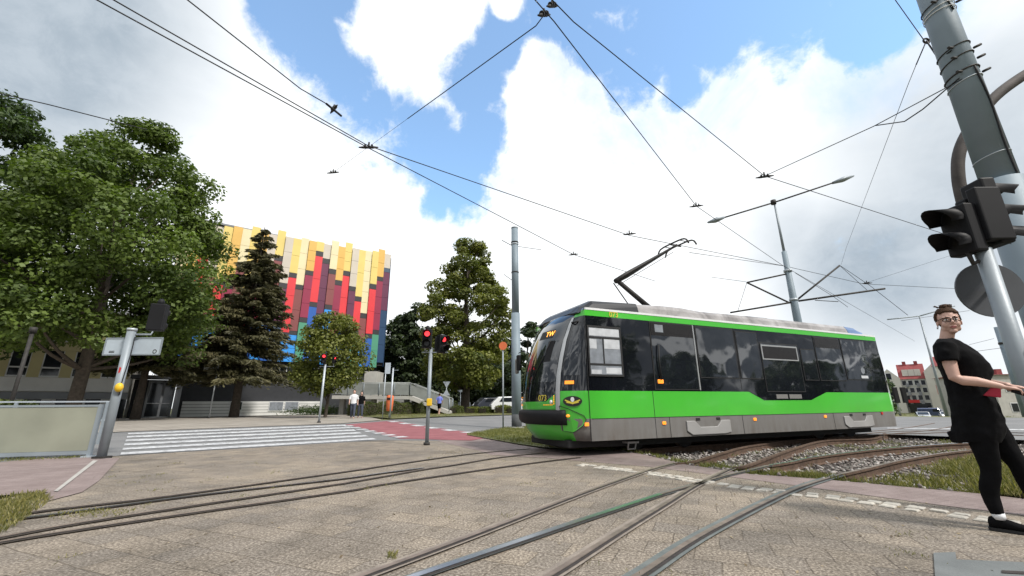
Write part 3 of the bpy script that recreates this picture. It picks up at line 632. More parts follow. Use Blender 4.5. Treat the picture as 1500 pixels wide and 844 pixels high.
e1 = [P(x, y).to_2d() for x, y in [(905, 660), (948, 666), (1000, 679), (1100, 694), (1230, 704), (1330, 714), (1440, 724), (1445, 716), (1330, 703), (1200, 690), (1100, 680), (1010, 670), (960, 660)]]
tufts('trackside_grass', e1, 6000, .03, .12, 'grass_blade', 'dry weeds along the path edge in front of the tram bogie', 0, gb, .7)
e2 = [P(x, y).to_2d() for x, y in [(1225, 703), (1330, 714), (1440, 725), (1520, 733), (1500, 690), (1420, 662), (1380, 672), (1300, 690)]]
tufts('weed_patch', e2, 4200, .03, .15, 'grass_green', 'taller green weeds beside the path left of the woman', 0, gb, .75)
e2b = [P(x, y).to_2d() for x, y in [(1430, 724), (1520, 733), (1540, 680), (1430, 660), (1400, 680)]]
tufts('weed_patch', e2b, 3600, .04, .19, 'grass_green', 'dense green grass behind the legs of the woman', 0, gb, .6)
tufts('ballast_weeds', bal, 5200, .02, .10, 'grass_blade', 'scattered dry weeds growing between the ballast stones', 0, gb, .85, lambda x, y: uw(x, y)[1] < .2)
e3 = [P(x, y).to_2d() for x, y in [(1128, 697), (1215, 701), (1230, 694), (1200, 684), (1140, 690)]]
tufts('weed_patch', e3, 1500, .04, .14, 'grass_green', 'small green weeds between two rails at the path edge', 0, gb, .8)
e4 = [P(x, y).to_2d() for x, y in [(-40, 735), (60, 722), (75, 735), (50, 752), (20, 775), (-40, 800)]]
tufts('corner_grass', e4, 2600, .02, .075, 'grass_green', 'green grass growing through the paving at the far lower left', .0, g, .9)
e5 = [P(x, y).to_2d() for x, y in [(40, 762), (170, 762), (200, 750), (120, 748)]]
tufts('groove_grass', e5, 350, .01, .03, 'grass_green', 'sparse grass in the rail groove at lower left', .015, g, .9)
e6 = [P(x, y).to_2d() for x, y in [(566, 821), (580, 821), (582, 812), (568, 812)]]
tufts('paving_weed', e6, 60, .02, .035, 'grass_green', 'single small weed between slabs beside the brown rail', .0, g, .9)
e7 = [P(x, y).to_2d() for x, y in [(530, 611), (575, 614), (650, 610.8), (750, 607.8), (750, 604.5), (640, 606), (560, 608)]]
sheet('dry_verge', e7, .03, 'grass_ground', 1.0)
tufts('verge_grass', e7, 7000, .03, .10, 'grass_blade', 'dry yellow grass strip between the road and the hedge', .03)
e8 = [P(x, y).to_2d() for x, y in [(1250, 609.5), (1320, 609.8), (1520, 611.5), (1520, 605), (1320, 602.5), (1250, 603)]]
tufts('verge_grass', e8, 9000, .06, .22, 'grass_blade', 'long dry grass on the verge beyond the far right road', -.03)
e9 = [P(x, y).to_2d() for x, y in [(0, 677), (130, 672), (128, 669), (0, 672)]]
tufts('barrier_grass', e9, 700, .02, .06, 'grass_blade', 'dry grass under the cream barrier board', .0, g, .8)
# dust, leaves and pebbles lying on the slabs
C_ = []; 
while len(C_) < 900:
    x, y = random.uniform(-9, 5), random.uniform(2.2, 11)
    if inside(x, y, slab): C_.append((x, y, g(x, y)+.007))
C_ = np.array(C_); n = len(C_); t_ = rng.uniform(0, 6.28, n); sz = rng.uniform(.006, .020, n)[:, None]
A = np.stack([np.cos(t_), np.sin(t_), rng.normal(0, .25, n)], 1)*sz; B_ = np.stack([-np.sin(t_), np.cos(t_), rng.normal(0, .25, n)], 1)*sz*.6
meta(quads('fallen_leaves', C_, A, B_, rng.uniform(0, 1, n), 'litter_leaf'), 'tiny dry leaves and crumbs scattered over the slab paving', 'litter', kind='stuff')
jw = []
while len(jw) < 46:
    x, y = random.uniform(-7, 4.6), random.uniform(2.6, 9)
    if inside(x, y, slab): jw.append((x, y))
Cw = []
for x, y in jw:
    for _ in range(random.randint(8, 40)): q = random.gauss(0, .05); a_ = random.choice((R(24), R(114))); Cw.append((x+q*math.cos(a_)*2+random.gauss(0, .012), y+q*math.sin(a_)*2+random.gauss(0, .012), g(x, y)+.004))
Cw = np.array(Cw); n = len(Cw); h = rng.uniform(.008, .028, n); A = np.stack([rng.normal(0, .4, n)*h, rng.normal(0, .4, n)*h, h*.6], 1); t_ = rng.uniform(0, 6.28, n); B_ = np.stack([np.cos(t_)*.003, np.sin(t_)*.003, np.zeros(n)], 1)
meta(quads('joint_moss', Cw+A, A, B_, rng.uniform(0, 1, n), 'grass_green'), 'sparse moss and sprouts in the joints of the slab paving', 'moss', kind='stuff')
# litter and gravel round the signal pole foot
mb = MB()
for i in range(260):
    c_ = P(random.gauss(640, 34), random.gauss(655, 5)) if i < 130 else P(random.gauss(665, 10), random.gauss(663, 1.6))
    s_ = random.uniform(.004, .013); mb.add([c_+Vector(q)*s_ for q in ((-1, -1, 0), (1, -.8, 0), (.9, 1, 0), (-1, .8, 0), (0, 0, 1))], [(0, 1, 4), (1, 2, 4), (2, 3, 4), (3, 0, 4)])
mb.build('gravel_litter', 'dirt', label='loose gravel and dirt scattered round the middle signal pole foot', cat='gravel', kind='stuff')

# ------------------------------------------------------------ TRAM
tram = empty('tram', (TX, TY, 0), TH, 'green, black and grey single car tram with fleet number 073 crossing the junction', 'tram')
LEN = 11.10; WID = 2.35
#  z,  corner u, nose u, corner w
LV = [(.30, -.55, -.82, .40), (.50, -.72, -.98, .34), (.74, -.80, -1.05, .32), (.95, -.81, -1.06, .31), (1.09, -.81, -1.06, .31), (1.30, -.80, -1.04, .31), (1.65, -.76, -.99, .31), (2.0, -.68, -.90, .31), (2.4, -.56, -.76, .31), (2.75, -.40, -.58, .32), (2.92, -.30, -.44, .33), (3.05, -.22, -.30, .36), (3.10, -.18, -.22, .40)]
def front_path(c, n, wc, u0=-.22):          # plan curve from side to nose on the near half
    pts = []
    for t in (0, .35, .7): pts.append((u0+(c-u0)*t, wc*t**1.6))
    pts.append((c, wc))
    for t in (.2, .45, .72, 1.0):
        w_ = wc+(WID/2-wc)*t; pts.append((c+(n-c)*math.sin(t*math.pi/2)**.9, w_))
    return pts
UCUTS = [-.22, 0.0, 1.4, 1.55, 2.92, 4.33, 5.15, 7.0, 7.7, 8.9, 10.2]
def outline(c, n, wc):
    fp = front_path(c, n, wc); near = fp[::-1][:-1]+[(u_, 0.0) for u_ in UCUTS]
    rp = [(LEN-.22-(u_+.22)*1.0 + .0, w_) for u_, w_ in fp]       # rear mirrors the front
    near = near+rp[0:]
    far = [(u_, WID-w_) for u_, w_ in near][::-1][1:-1]
    return near+far
def colour_of(zm, u_, w_, isfront):
    if isfront:
        if zm < .52: return 0
        if zm < .74: return 0
        if zm < 1.09: return 0
        return 1
    if zm < .74: return 2
    if zm < 1.30: return 0
    if zm < 2.92: return 1
    return 0 if zm < 3.05 else 4
mb = MB(); rr = [[(u_, w_, z) for u_, w_ in outline(c, n, wc)] for z, c, n, wc in LV]; N_ = len(rr[0]); b0 = 0
mb.v = [q for r_ in rr for q in r_]
for i in range(len(rr)-1):
    zm = (LV[i][0]+LV[i+1][0])/2
    for j in range(N_):
        q = [(rr[i][j][c_]+rr[i][(j+1) % N_][c_]+rr[i+1][j][c_])/3 for c_ in (0, 1)]
        wc = .30; isf = (q[0] < LV[i][1]+.02)
        mb.f.append([i*N_+j, i*N_+(j+1) % N_, (i+1)*N_+(j+1) % N_, (i+1)*N_+j]); mb.mi.append(colour_of(zm, q[0], q[1], isf)); mb.sm.append(abs(rr[i][j][1]) > .001 and abs(rr[i][j][1]-WID) > .001 or False)
mb.f.append(list(range(N_))[::-1]); mb.mi.append(3); mb.sm.append(False); mb.f.append([(len(rr)-1)*N_+j for j in range(N_)]); mb.mi.append(4); mb.sm.append(False)
mb.build('body', ['tram_green', 'tram_black', 'tram_grey', 'tram_dark', 'tram_white'], tram)
def off_pt(z, t, d=.006):                   # a point on the front skin; t runs 0 side..1 nose on the near half, 1..2 on the far half
    zs = [l[0] for l in LV]; c = float(np.interp(z, zs, [l[1] for l in LV])); n = float(np.interp(z, zs, [l[2] for l in LV])); wc = float(np.interp(z, zs, [l[3] for l in LV]))
    far = t > 1; tt = 2-t if far else t; fp = front_path(c, n, wc); x = tt*(len(fp)-1); i = min(int(x), len(fp)-2); f = x-i
    u_ = fp[i][0]+(fp[i+1][0]-fp[i][0])*f; w_ = fp[i][1]+(fp[i+1][1]-fp[i][1])*f
    du, dw = fp[i+1][0]-fp[i][0], fp[i+1][1]-fp[i][1]; l = math.hypot(du, dw); nu, nw = -dw/l, du/l
    if nu > 0: nu, nw = -nu, -nw
    if du < 0: nu, nw = -abs(dw)/l, -abs(du)/l
    u_ += nu*d; w_ += nw*d
    if far: w_ = WID-w_
    return Vector((u_, w_, z))
def skin(name, rows, material, th=.006, parent=tram, smooth=True):   # rows: list of (z, t0, t1)
    mb = MB(); nn = 14; vs = []
    for z, t0, t1 in rows: vs += [off_pt(z, t0+(t1-t0)*j/nn, th) for j in range(nn+1)]
    mb.add(vs, [(i*(nn+1)+j, i*(nn+1)+j+1, (i+1)*(nn+1)+j+1, (i+1)*(nn+1)+j) for i in range(len(rows)-1) for j in range(nn)], smooth)
    vs2 = []
    return mb.build(name, material, parent)
TC = 3/7.0                                   # t of the corner
skin('windshield', [(z, TC+.05, 2-TC-.05) for z in (1.50, 1.75, 2.0, 2.25, 2.5, 2.72, 2.86)], 'tram_glass', .010)
skin('side_quarter_window', [(1.62, .12, TC-.07), (2.0, .12, TC-.08), (2.4, .12, TC-.09), (2.70, .15, TC-.1)], 'tram_glass', .010)
skin('corner_post', [(z, TC-.03, TC+.035) for z in (.74, .95, 1.3, 1.65, 2.0, 2.4, 2.75, 2.92)], 'tram_silver', .016)
skin('destination_display', [(2.50, .72, 1.05), (2.70, .72, 1.05)], 'tram_dark', .013)
# orange lettering on the display
def lettering(txt, size, M, material, name, parent=tram):
    vs, fs = text_faces(txt, size); return MB().add([M @ v_ for v_ in vs], fs).build(name, material, parent)
def side_M(u_, z, d=-.010, w_=0): return Matrix.Translation((u_, w_+d, z)) @ Matrix(((1, 0, 0, 0), (0, 0, -1, 0), (0, 1, 0, 0), (0, 0, 0, 1)))
pA, pB = off_pt(2.6, .74, .016), off_pt(2.6, 1.0, .016); dx = (pB-pA).normalized()
def frame_M(p, xdir, up=Vector((0, 0, 1))):
    x = xdir.normalized(); z_ = x.cross(up).normalized(); y = z_.cross(x); return Matrix.Translation(p) @ Matrix((x, y, z_)).transposed().to_4x4()
pc = off_pt(2.60, .80, .02); up = (off_pt(2.7, .8, .02)-off_pt(2.5, .8, .02)).normalized()
lettering('TW', .19, frame_M(pc, off_pt(2.6, .70, .02)-off_pt(2.6, .95, .02), up), 'amber_led', 'display_lettering')
pc = off_pt(1.16, .70, .014); up = (off_pt(1.25, .7, .014)-off_pt(1.1, .7, .014)).normalized()
lettering('073', .17, frame_M(pc, off_pt(1.16, .6, .014)-off_pt(1.16, .8, .014), up), 'yellow_dec', 'fleet_number')
lettering('073', .17, side_M(.55, 2.985), 'yellow_dec', 'fleet_number')
# green front apron with headlamp dots, bumper, chin
skin('headlight_panel', [(.94, TC+.04, 2-TC-.04), (1.0, TC+.04, 2-TC-.04), (1.05, TC+.04, 2-TC-.04)], 'tram_green', .012)
for fl in (0, 1):
    T2_ = lambda t: (2-t) if fl else t
    MB().add([off_pt(z, T2_(t), .014) for z, t in ((1.06, TC+.04), (1.24, TC+.05), (1.06, TC+.24))], [(0, 1, 2)]).build('headlight_surround', 'tram_green', tram)
    for i in range(5): MB().ball(off_pt(1.20-.04*i, T2_(TC+.065), .02), .012, 6, 4).build('led_lamp', 'amber', tram)
    for i in range(5): MB().ball(off_pt(1.02, T2_(TC+.10+.035*i), .02), .012, 6, 4).build('led_lamp', 'amber', tram)
    MB().ball(off_pt(1.08, T2_(TC+.12), .012), (.03, .05, .045), 8, 6).build('headlight', 'tram_white', tram)
mb = MB(); nn = 20; prof = [(.61, .02), (.63, .08), (.70, .115), (.82, .115), (.90, .08), (.92, .01)]
ringsB = []
for j in range(nn+1):
    t = TC-.10+(2-2*TC+.20)*j/nn; k_ = 1 if 1 < j < nn-1 else .6; ringsB.append([off_pt(z, t, d*k_) for z, d in prof])
mb.loft(ringsB, True, True); mb.build('bumper', 'black_plastic', tram)
# tapered coupler cover seen from the side
pl = [(1.0, TC-.02), (.94, TC-.14), (.80, .10), (.72, .07), (.60, .13), (.47, TC-.16), (.50, TC-.02)]
mb = MB()
vs = [off_pt(z, t, .018) for z, t in pl]; vs2 = [off_pt(z, t, .0) for z, t in pl]; n_ = len(pl)
mb.add(vs+vs2, [list(range(n_))[::-1]]+[[i, (i+1) % n_, n_+(i+1) % n_, n_+i] for i in range(n_)]); mb.build('coupler_cover', 'tram_green', tram)
mb = MB(); edge = [off_pt(z, t, .021) for z, t in pl]; mb.tube(edge+[edge[0]], .007, 5); mb.build('cover_seal', 'black_rubber', tram)
for z, t in ((.80, TC-.13),): mb = MB(); mb.ball(off_pt(z, t, .02), (.05, .03, .03), 8, 5); mb.build('marker_lamp', 'amber', tram)
# grey lower panel strip under the taper, near the seam
# side panels on the near side and the far side
def sidebox(name, u0, u1, z0, z1, material, d=.006, bevel=0, parent=tram, d0=-.004): return MB().box(u0, u1, -d, d0*-1, z0, z1).build(name, material, parent, bevel=bevel)
def sidepoly(name, pts, material, d=.006, parent=tram): return MB().prism([(u_, -d, z) for u_, z in pts], (0, d+.004, 0)).build(name, material, parent)
# window in the cab side
cw = MB(); 
for (a, b, c_, d_) in ((-.20, .70, 2.66, 2.70), (-.20, .70, 1.60, 1.64), (-.20, -.165, 1.64, 2.66), (.665, .70, 1.64, 2.66), (-.165, .665, 2.42, 2.46), (-.165, .665, 1.84, 1.875), (.19, .215, 1.875, 2.42)): cw.box(a, b, -.022, .004, c_, d_)
fr_ = cw.build('cab_window', 'black_rubber', tram)
MB().box(-.165, .665, -.010, .002, 1.64, 2.66).build('window_pane', 'blind_grey', fr_)
for q in ((-.15, .65, 2.475, 2.645), (-.15, .03, 2.19, 2.40), (.23, .64, 2.20, 2.41), (.24, .64, 1.66, 1.79), (-.14, .12, 1.65, 1.74)): MB().box(q[0], q[1], -.014, -.0105, q[2], q[3]).build('blind', 'blind', fr_)
# passenger windows
def pane(u0, u1, z0, z1, name='passenger_window', m_='tram_glass'):
    f = MB().box(u0, u1, -.010, .004, z0, z1).build(name, 'black_rubber', tram); MB().box(u0+.025, u1-.025, -.0145, -.0105, z0+.025, z1-.025).build('window_pane', m_, f); return f
dr = pane(1.55, 2.93, 1.33, 2.91, 'door')
MB().box(1.58, 2.90, -.019, -.015, 2.58, 2.88).build('upper_pane', 'tram_glass_open', dr); MB().box(1.70, 1.95, -.022, -.0195, 2.66, 2.84).build('sticker', 'blind_grey', dr); MB().box(2.90, 2.935, -.024, -.0155, 1.33, 2.9).build('door_edge', 'tram_silver', dr)
MB().tube([(1.72, -.05, 1.55), (1.70, -.06, 2.0), (1.74, -.05, 2.35)], .018, 6).build('grab_handle', 'black_rubber', dr)
pane(2.99, 4.33, 1.62, 2.90); pane(4.39, 5.22, 1.62, 2.86)
f = pane(5.28, 6.85, 1.30, 2.60)
MB().box(5.34, 6.74, -.020, -.015, 2.17, 2.52).build('open_vent_window', 'tram_glass_open', f)
cw = MB(); 
for (a, b, c_, d_) in ((5.30, 6.78, 2.50, 2.54), (5.30, 6.78, 2.14, 2.17), (5.30, 5.34, 2.17, 2.50), (6.74, 6.78, 2.17, 2.50)): cw.box(a, b, -.026, -.015, c_, d_)
cw.build('vent_frame', 'tram_silver', f)
pane(6.93, 7.55, 1.62, 2.50); f = pane(7.62, 8.84, 1.62, 2.89); MB().box(7.66, 8.80, -.020, -.015, 2.57, 2.86).build('open_vent_window', 'tram_glass_open', f)
f = pane(8.90, 10.18, 1.66, 2.89); MB().box(9.6, 9.95, -.020, -.015, 1.72, 1.80).build('sticker', 'blind', f); MB().add([(9.74+.10*math.cos(t), -.021, 1.95+.10*math.sin(t)) for t in [i*math.pi/6 for i in range(12)]], [list(range(12))[::-1]]).build('sticker', 'blind_grey', f)
for u0, u1 in ((5.60, 6.05), (6.12, 6.62)): MB().box(u0, u1, -.016, .0, 1.13, 1.24).build('vent_grille', 'tram_grey', tram)
# black notch dipping into the green
sidepoly('lower_glazing_panel', [(4.60, 1.302), (5.12, 1.09), (7.02, 1.09), (7.75, 1.302)], 'tram_black', .005)
for u_ in (-.235, 1.47, 1.88, 4.22, 4.36, 7.86): 
    zt = {-.235: 2.9, 1.47: 1.3, 1.88: .735, 4.22: .735, 4.36: 2.9, 7.86: .735}[u_]; zb = 1.33 if u_ in (4.36,) else .3
    MB().box(u_-.006, u_+.006, -.0035, .004, zb, zt).build('panel_seam', 'black_rubber', tram)
MB().box(-.2, 10.3, -.004, .003, .729, .741).build('trim_line', 'tram_dark', tram)
# skirt lamps, lamps on the band
for u_, z, l in ((-.33, .63, .05), (1.71, .61, .05), (4.65, .63, .05), (7.48, .65, .05)): MB().box(u_-l, u_+l, -.02, .0, z-.035, z+.035).build('marker_lamp', 'amber', tram, bevel=.01)
MB().box(1.64, 1.80, -.03, .0, 1.47, 1.56).build('turn_signal', 'amber', tram, bevel=.01)
p0 = off_pt(1.46, .24, .0); p1 = off_pt(1.46, .36, .0); mb = MB(); mb.prism([off_pt(1.44, .22, .0), off_pt(1.44, .34, .0), off_pt(1.51, .34, .0), off_pt(1.51, .22, .0)], (-.0, -.02, 0)); mb.build('turn_signal', 'amber', tram)
MB().box(10.2, 10.28, -.02, 0, .66, .73).build('reflector', 'red_paint', tram)
# bogie handles (light steps moulded in the skirt)
for u0 in (2.36, 8.30):
    pts = [(u0, .64), (u0+.26, .64), (u0+.42, .50), (u0+.96, .50), (u0+1.12, .64), (u0+1.40, .64), (u0+1.40, .36), (u0+1.2, .33), (u0+.15, .33), (u0, .42)]
    MB().prism([(u_, -.028, z) for u_, z in pts], (0, .03, 0)).build('bogie_panel', 'tram_grey_light', tram, bevel=.012)
    for q in (.30, .95): MB().box(u0+q-.06+.08, u0+q+.06+.08, -.012, 0, .645, .70).build('latch', 'tram_dark', tram)
# emblem: dark oval, gold wings, white crest
ev = lambda a, b, d, u_=-.0, z_=0, n=24: [(EU+u_+a*math.cos(t), EW-d, 1.09+z_+b*math.sin(t)) for t in [2*math.pi*i/n for i in range(n)]]
pE = off_pt(1.09, .24, .0); EU, EW = pE.x, pE.y
fd = (off_pt(1.09, .14, 0)-off_pt(1.09, .34, 0)).normalized(); EM = frame_M(off_pt(1.09, .235, .022), fd)
def oval(a, b, n=24, ox=0, oy=0): return [EM @ Vector((ox+a*math.cos(2*math.pi*i/n), oy+b*math.sin(2*math.pi*i/n), 0)) for i in range(n)]
em = MB().add(oval(.20, .105), [list(range(24))]).build('emblem', 'tram_dark', tram)
EM = frame_M(off_pt(1.09, .235, .026), fd); mb = MB()
mb.add([EM @ Vector(q) for q in ((0, -.02, 0), (.15, .035, 0), (.16, .015, 0), (.12, -.01, 0), (.13, -.03, 0), (.05, -.045, 0), (0, -.06, 0), (-.05, -.045, 0), (-.13, -.03, 0), (-.12, -.01, 0), (-.16, .015, 0), (-.15, .035, 0))], [list(range(12))])
mb.build('emblem_wings', 'yellow_dec', em)
EM = frame_M(off_pt(1.09, .235, .029), fd); MB().add(oval(.04, .05, 12, 0, .035), [list(range(12))]).build('emblem_crest', 'tram_white', em)
# white line and roof
RZ = [(-.05, 3.10, .16, 0), ]
mb = MB()
def roofsec(u_, zt, inset, zb=3.10): return [(u_, inset*.35, zb), (u_, inset*.6, zb+(zt-zb)*.55), (u_, inset, zt-.02), (u_, inset+.12, zt), (u_, WID-inset-.12, zt), (u_, WID-inset, zt-.02), (u_, WID-inset*.6, zb+(zt-zb)*.55), (u_, WID-inset*.35, zb)]
mb.loft([roofsec(-.28, 3.06, .45, 3.0), roofsec(-.16, 3.20, .30, 3.06), roofsec(.06, 3.32, .14), roofsec(1.32, 3.36, .12)], True, False); mb.build('roof_front_fairing', 'roof_black', tram)
mb = MB(); us = [1.325, 1.5, 2.2, 2.8, 3.4, 4.0, 4.1, 5.5, 7.0, 8.5, 8.9, 9.6]; mb.loft([roofsec(u_, 3.36+(.03 if 1.6 < u_ < 2.9 else -.01 if 3.3 < u_ < 4.05 else 0.0), .16) for u_ in us], True, False); mb.build('roof', 'tram_roof', tram, bevel=.02)
mb = MB(); mb.loft([roofsec(9.60, 3.36, .16), roofsec(10.15, 3.34, .18), roofsec(10.45, 3.26, .22)], True, False); mb.build('roof_rear_fairing', 'tram_blue', tram)
mb = MB(); mb.loft([roofsec(10.45, 3.26, .22), roofsec(10.7, 3.14, .30), roofsec(10.85, 3.05, .35, 3.0)], True, False); mb.build('roof_rear_cap', 'tram_roof', tram)
for u0, u1, w0, w1, h in ((3.2, 3.55, .5, .9, .06), (5.4, 6.4, .4, 1.9, .04), (6.9, 7.3, .5, 1.7, .03)): MB().box(u0, u1, w0, w1, 3.34, 3.38+h).build('roof_box', 'tram_dark', tram, bevel=.01)
mb = MB(); mb.box(-.2, 10.4, -.008, .02, 3.052, 3.10); mb.build('gutter_line', 'tram_white', tram)
# rear end glass (mirrors the front)
def rear_pt(z, t, d): p = off_pt(z, t, d); return Vector((LEN-.44-p.x+.0, p.y, p.z))
def rskin(name, rows, material, th):
    mb = MB(); nn = 12; vs = []
    for z, t0, t1 in rows: vs += [rear_pt(z, t0+(t1-t0)*j/nn, th) for j in range(nn+1)]
    mb.add(vs, [(i*(nn+1)+j, (i+1)*(nn+1)+j, (i+1)*(nn+1)+j+1, i*(nn+1)+j+1) for i in range(len(rows)-1) for j in range(nn)], True); return mb.build(name, material, tram)
rskin('rear_windshield', [(z, TC+.05, 2-TC-.05) for z in (1.5, 1.75, 2.0, 2.4, 2.72, 2.86)], 'tram_glass', .010)
rskin('rear_corner_post', [(z, TC-.06, TC+.035) for z in (1.3, 1.65, 2.0, 2.4, 2.75, 2.92)], 'tram_silver', .016)
rskin('rear_quarter_window', [(1.62, .08, TC-.10), (2.0, .08, TC-.10), (2.4, .08, TC-.10), (2.75, .12, TC-.11)], 'tram_glass', .010)
# under the floor: bogies, wheels, step and coupler
MB().box(.2, 10.2, .35, 2.0, .14, .32).build('underframe', 'tram_dark', tram)
MB().box(-.60, .4, .30, 2.05, .15, .32).build('front_scoop', 'tram_dark', tram, bevel=.03)
for u_ in (1.35, 2.85, 8.05, 9.55):
    for w_ in (.64, 1.70):
        wb = MB(); wb.tube([(u_, w_-.05, .34), (u_, w_+.05, .34)], .33, 24).tube([(u_, w_-.07, .34), (u_, w_-.05, .34)], .12, 12); wh = wb.build('wheel', 'tram_dark', tram)
        MB().tube([(u_, w_-.052, .34), (u_, w_+.052, .34)], .335, 24, False).build('tyre', 'rail_worn', wh)
for u0 in (1.9, 8.6):
    mb = MB(); mb.box(u0-.95, u0+1.35, .40, .55, .20, .42); mb.box(u0-.95, u0+1.35, 1.80, 1.95, .20, .42); mb.box(u0, u0+.4, .5, 1.8, .12, .3); mb.build('bogie', 'tram_dark', tram, bevel=.02)
mb = MB(); mb.box(.80, 1.10, .16, .40, .20, .24); mb.tube([(.85, .2, .21), (.85, .25, .08), (1.05, .25, .08), (1.05, .2, .21)], .018, 6); mb.build('step', 'tram_grey_light', tram)
# wing mirrors and wiper
mb = MB(); a_ = off_pt(2.30, 2-TC-.04, .02); mirror_m = a_+Vector((-.22, .18, -.10))
mb.tube(smooth_path([a_, a_+Vector((-.12, .14, .05)), mirror_m+Vector((0, 0, .10))], 4), .012, 6); ar = mb.build('mirror_arm', 'black_plastic', tram)
MB().box(mirror_m.x-.04, mirror_m.x+.04, mirror_m.y-.09, mirror_m.y+.07, mirror_m.z-.34, mirror_m.z+.06).build('wing_mirror', 'black_plastic', ar, bevel=.03)
MB().box(mirror_m.x-.0, mirror_m.x+.08, mirror_m.y+.13, mirror_m.y+.25, mirror_m.z-.40, mirror_m.z-.02).build('wing_mirror', 'tram_grey', ar, bevel=.03)
mb = MB(); a_ = off_pt(2.80, TC-.02, .02); mb.tube(smooth_path([a_, a_+Vector((-.02, -.10, -.02)), a_+Vector((.10, -.16, -.0)), a_+Vector((.45, -.16, .02))], 4), .018, 6); ar = mb.build('mirror_arm', 'black_plastic', tram)
MB().box(a_.x+.15, a_.x+.62, a_.y-.24, a_.y-.12, a_.z-.06, a_.z+.05).build('wing_mirror', 'black_plastic', ar, bevel=.04)
MB().tube([off_pt(1.52, .95, .03), off_pt(2.0, .80, .03), off_pt(2.45, .72, .03)], .010, 5).build('wiper', 'black_rubber', tram)
MB().prism([off_pt(1.95, .64, .015), off_pt(1.95, .76, .015), off_pt(2.42, .76, .015), off_pt(2.42, .64, .015)], (-.005, 0, 0)).build('display_box', 'black_plastic', tram)
MB().tube([(1.6+.0, .9, 3.36), (1.6, .9, 3.42)], .1, 12).build('roof_antenna', 'tram_dark', tram)
# pantograph on the centre line
pan = MB(); cw_ = WID/2
def onC(px, py):
    nv = Vector((-math.sin(TH), math.cos(TH), 0)); p0_ = TR(0, cw_); r_ = ray(px, py); t = nv.dot(p0_)/nv.dot(Vector((r_.x, r_.y, 0))); q = r_*t; u_, w_ = uw(q.x, q.y); return Vector((u_, w_, CAMH+q.z))
foot, knee, head = onC(948, 444), onC(904, 411), onC(990, 360)
pg = MB().tube([foot+Vector((.05, 0, -.12)), knee], [.075, .06], 8).build('pantograph_lower_arm', 'iron', tram)
MB().tube([onC(926, 442)+Vector((0, .12, -.1)), knee+Vector((-.05, .1, -.05))], .016, 6).build('pantograph_rod', 'iron', tram)
mb = MB(); mb.tube([knee+Vector((-.06, 0, -.03)), knee.lerp(head, .15), head], [.07, .085, .03], 8); mb.tube([knee+Vector((0, -.14, .02)), head+Vector((0, -.05, .03))], [.02, .015], 6); mb.tube([knee+Vector((.1, .14, -.1)), head+Vector((-.08, .06, -.2))], .008, 5); mb.build('pantograph_upper_arm', 'iron', tram)
mb = MB(); hz = head.z
for du in (-.15, .15):
    mb.tube(smooth_path([head+Vector((du, -.62, -.16)), head+Vector((du, -.48, .02)), head+Vector((du, 0, .05)), head+Vector((du, .48, .02)), head+Vector((du, .62, -.16))], 4), .024, 6)
mb.tube([head+Vector((-.2, 0, 0)), head+Vector((.2, 0, 0))], .02, 6); mb.tube([head+Vector((-.15, -.3, .04)), head+Vector((.15, -.3, .04))], .012, 6); mb.tube([head+Vector((-.15, .3, .04)), head+Vector((.15, .3, .04))], .012, 6)
mb.build('pantograph_head', 'iron', tram)
MB().box(foot.x-.35, foot.x+.45, cw_-.35, cw_+.35, 3.37, 3.46).build('pantograph_base', 'tram_dark', tram, bevel=.02)
# ------------------------------------------------------------ colour block building
FTH = math.atan2(.61, .79); FX, FY = -14.164, 46.0; BZ = .30
hall = empty('cultural_hall', (FX, FY, BZ), FTH, 'large windowless hall clad in vertical yellow, red and blue panels over a dark ground floor', 'building')
CC = {'y': (.64, .50, .15), 'o': (.62, .38, .09), 'c': (.66, .58, .36), 'b': (.50, .45, .38), 'k': (.028, .026, .030), 'R': (.62, .035, .045), 'B': (.20, .055, .055), 'M': (.24, .018, .055), 'P': (.11, .022, .06),
      'L': (.03, .26, .68), 'D': (.015, .09, .36), 'G': (.065, .25, .16), 'N': (.012, .045, .11), 'S': (.045, .075, .12)}
for q, c_ in CC.items(): mat('panel_'+q, tuple(min(.85, w_*1.12) for w_ in c_), .5, 0, .05, .8)
keys = list(CC)
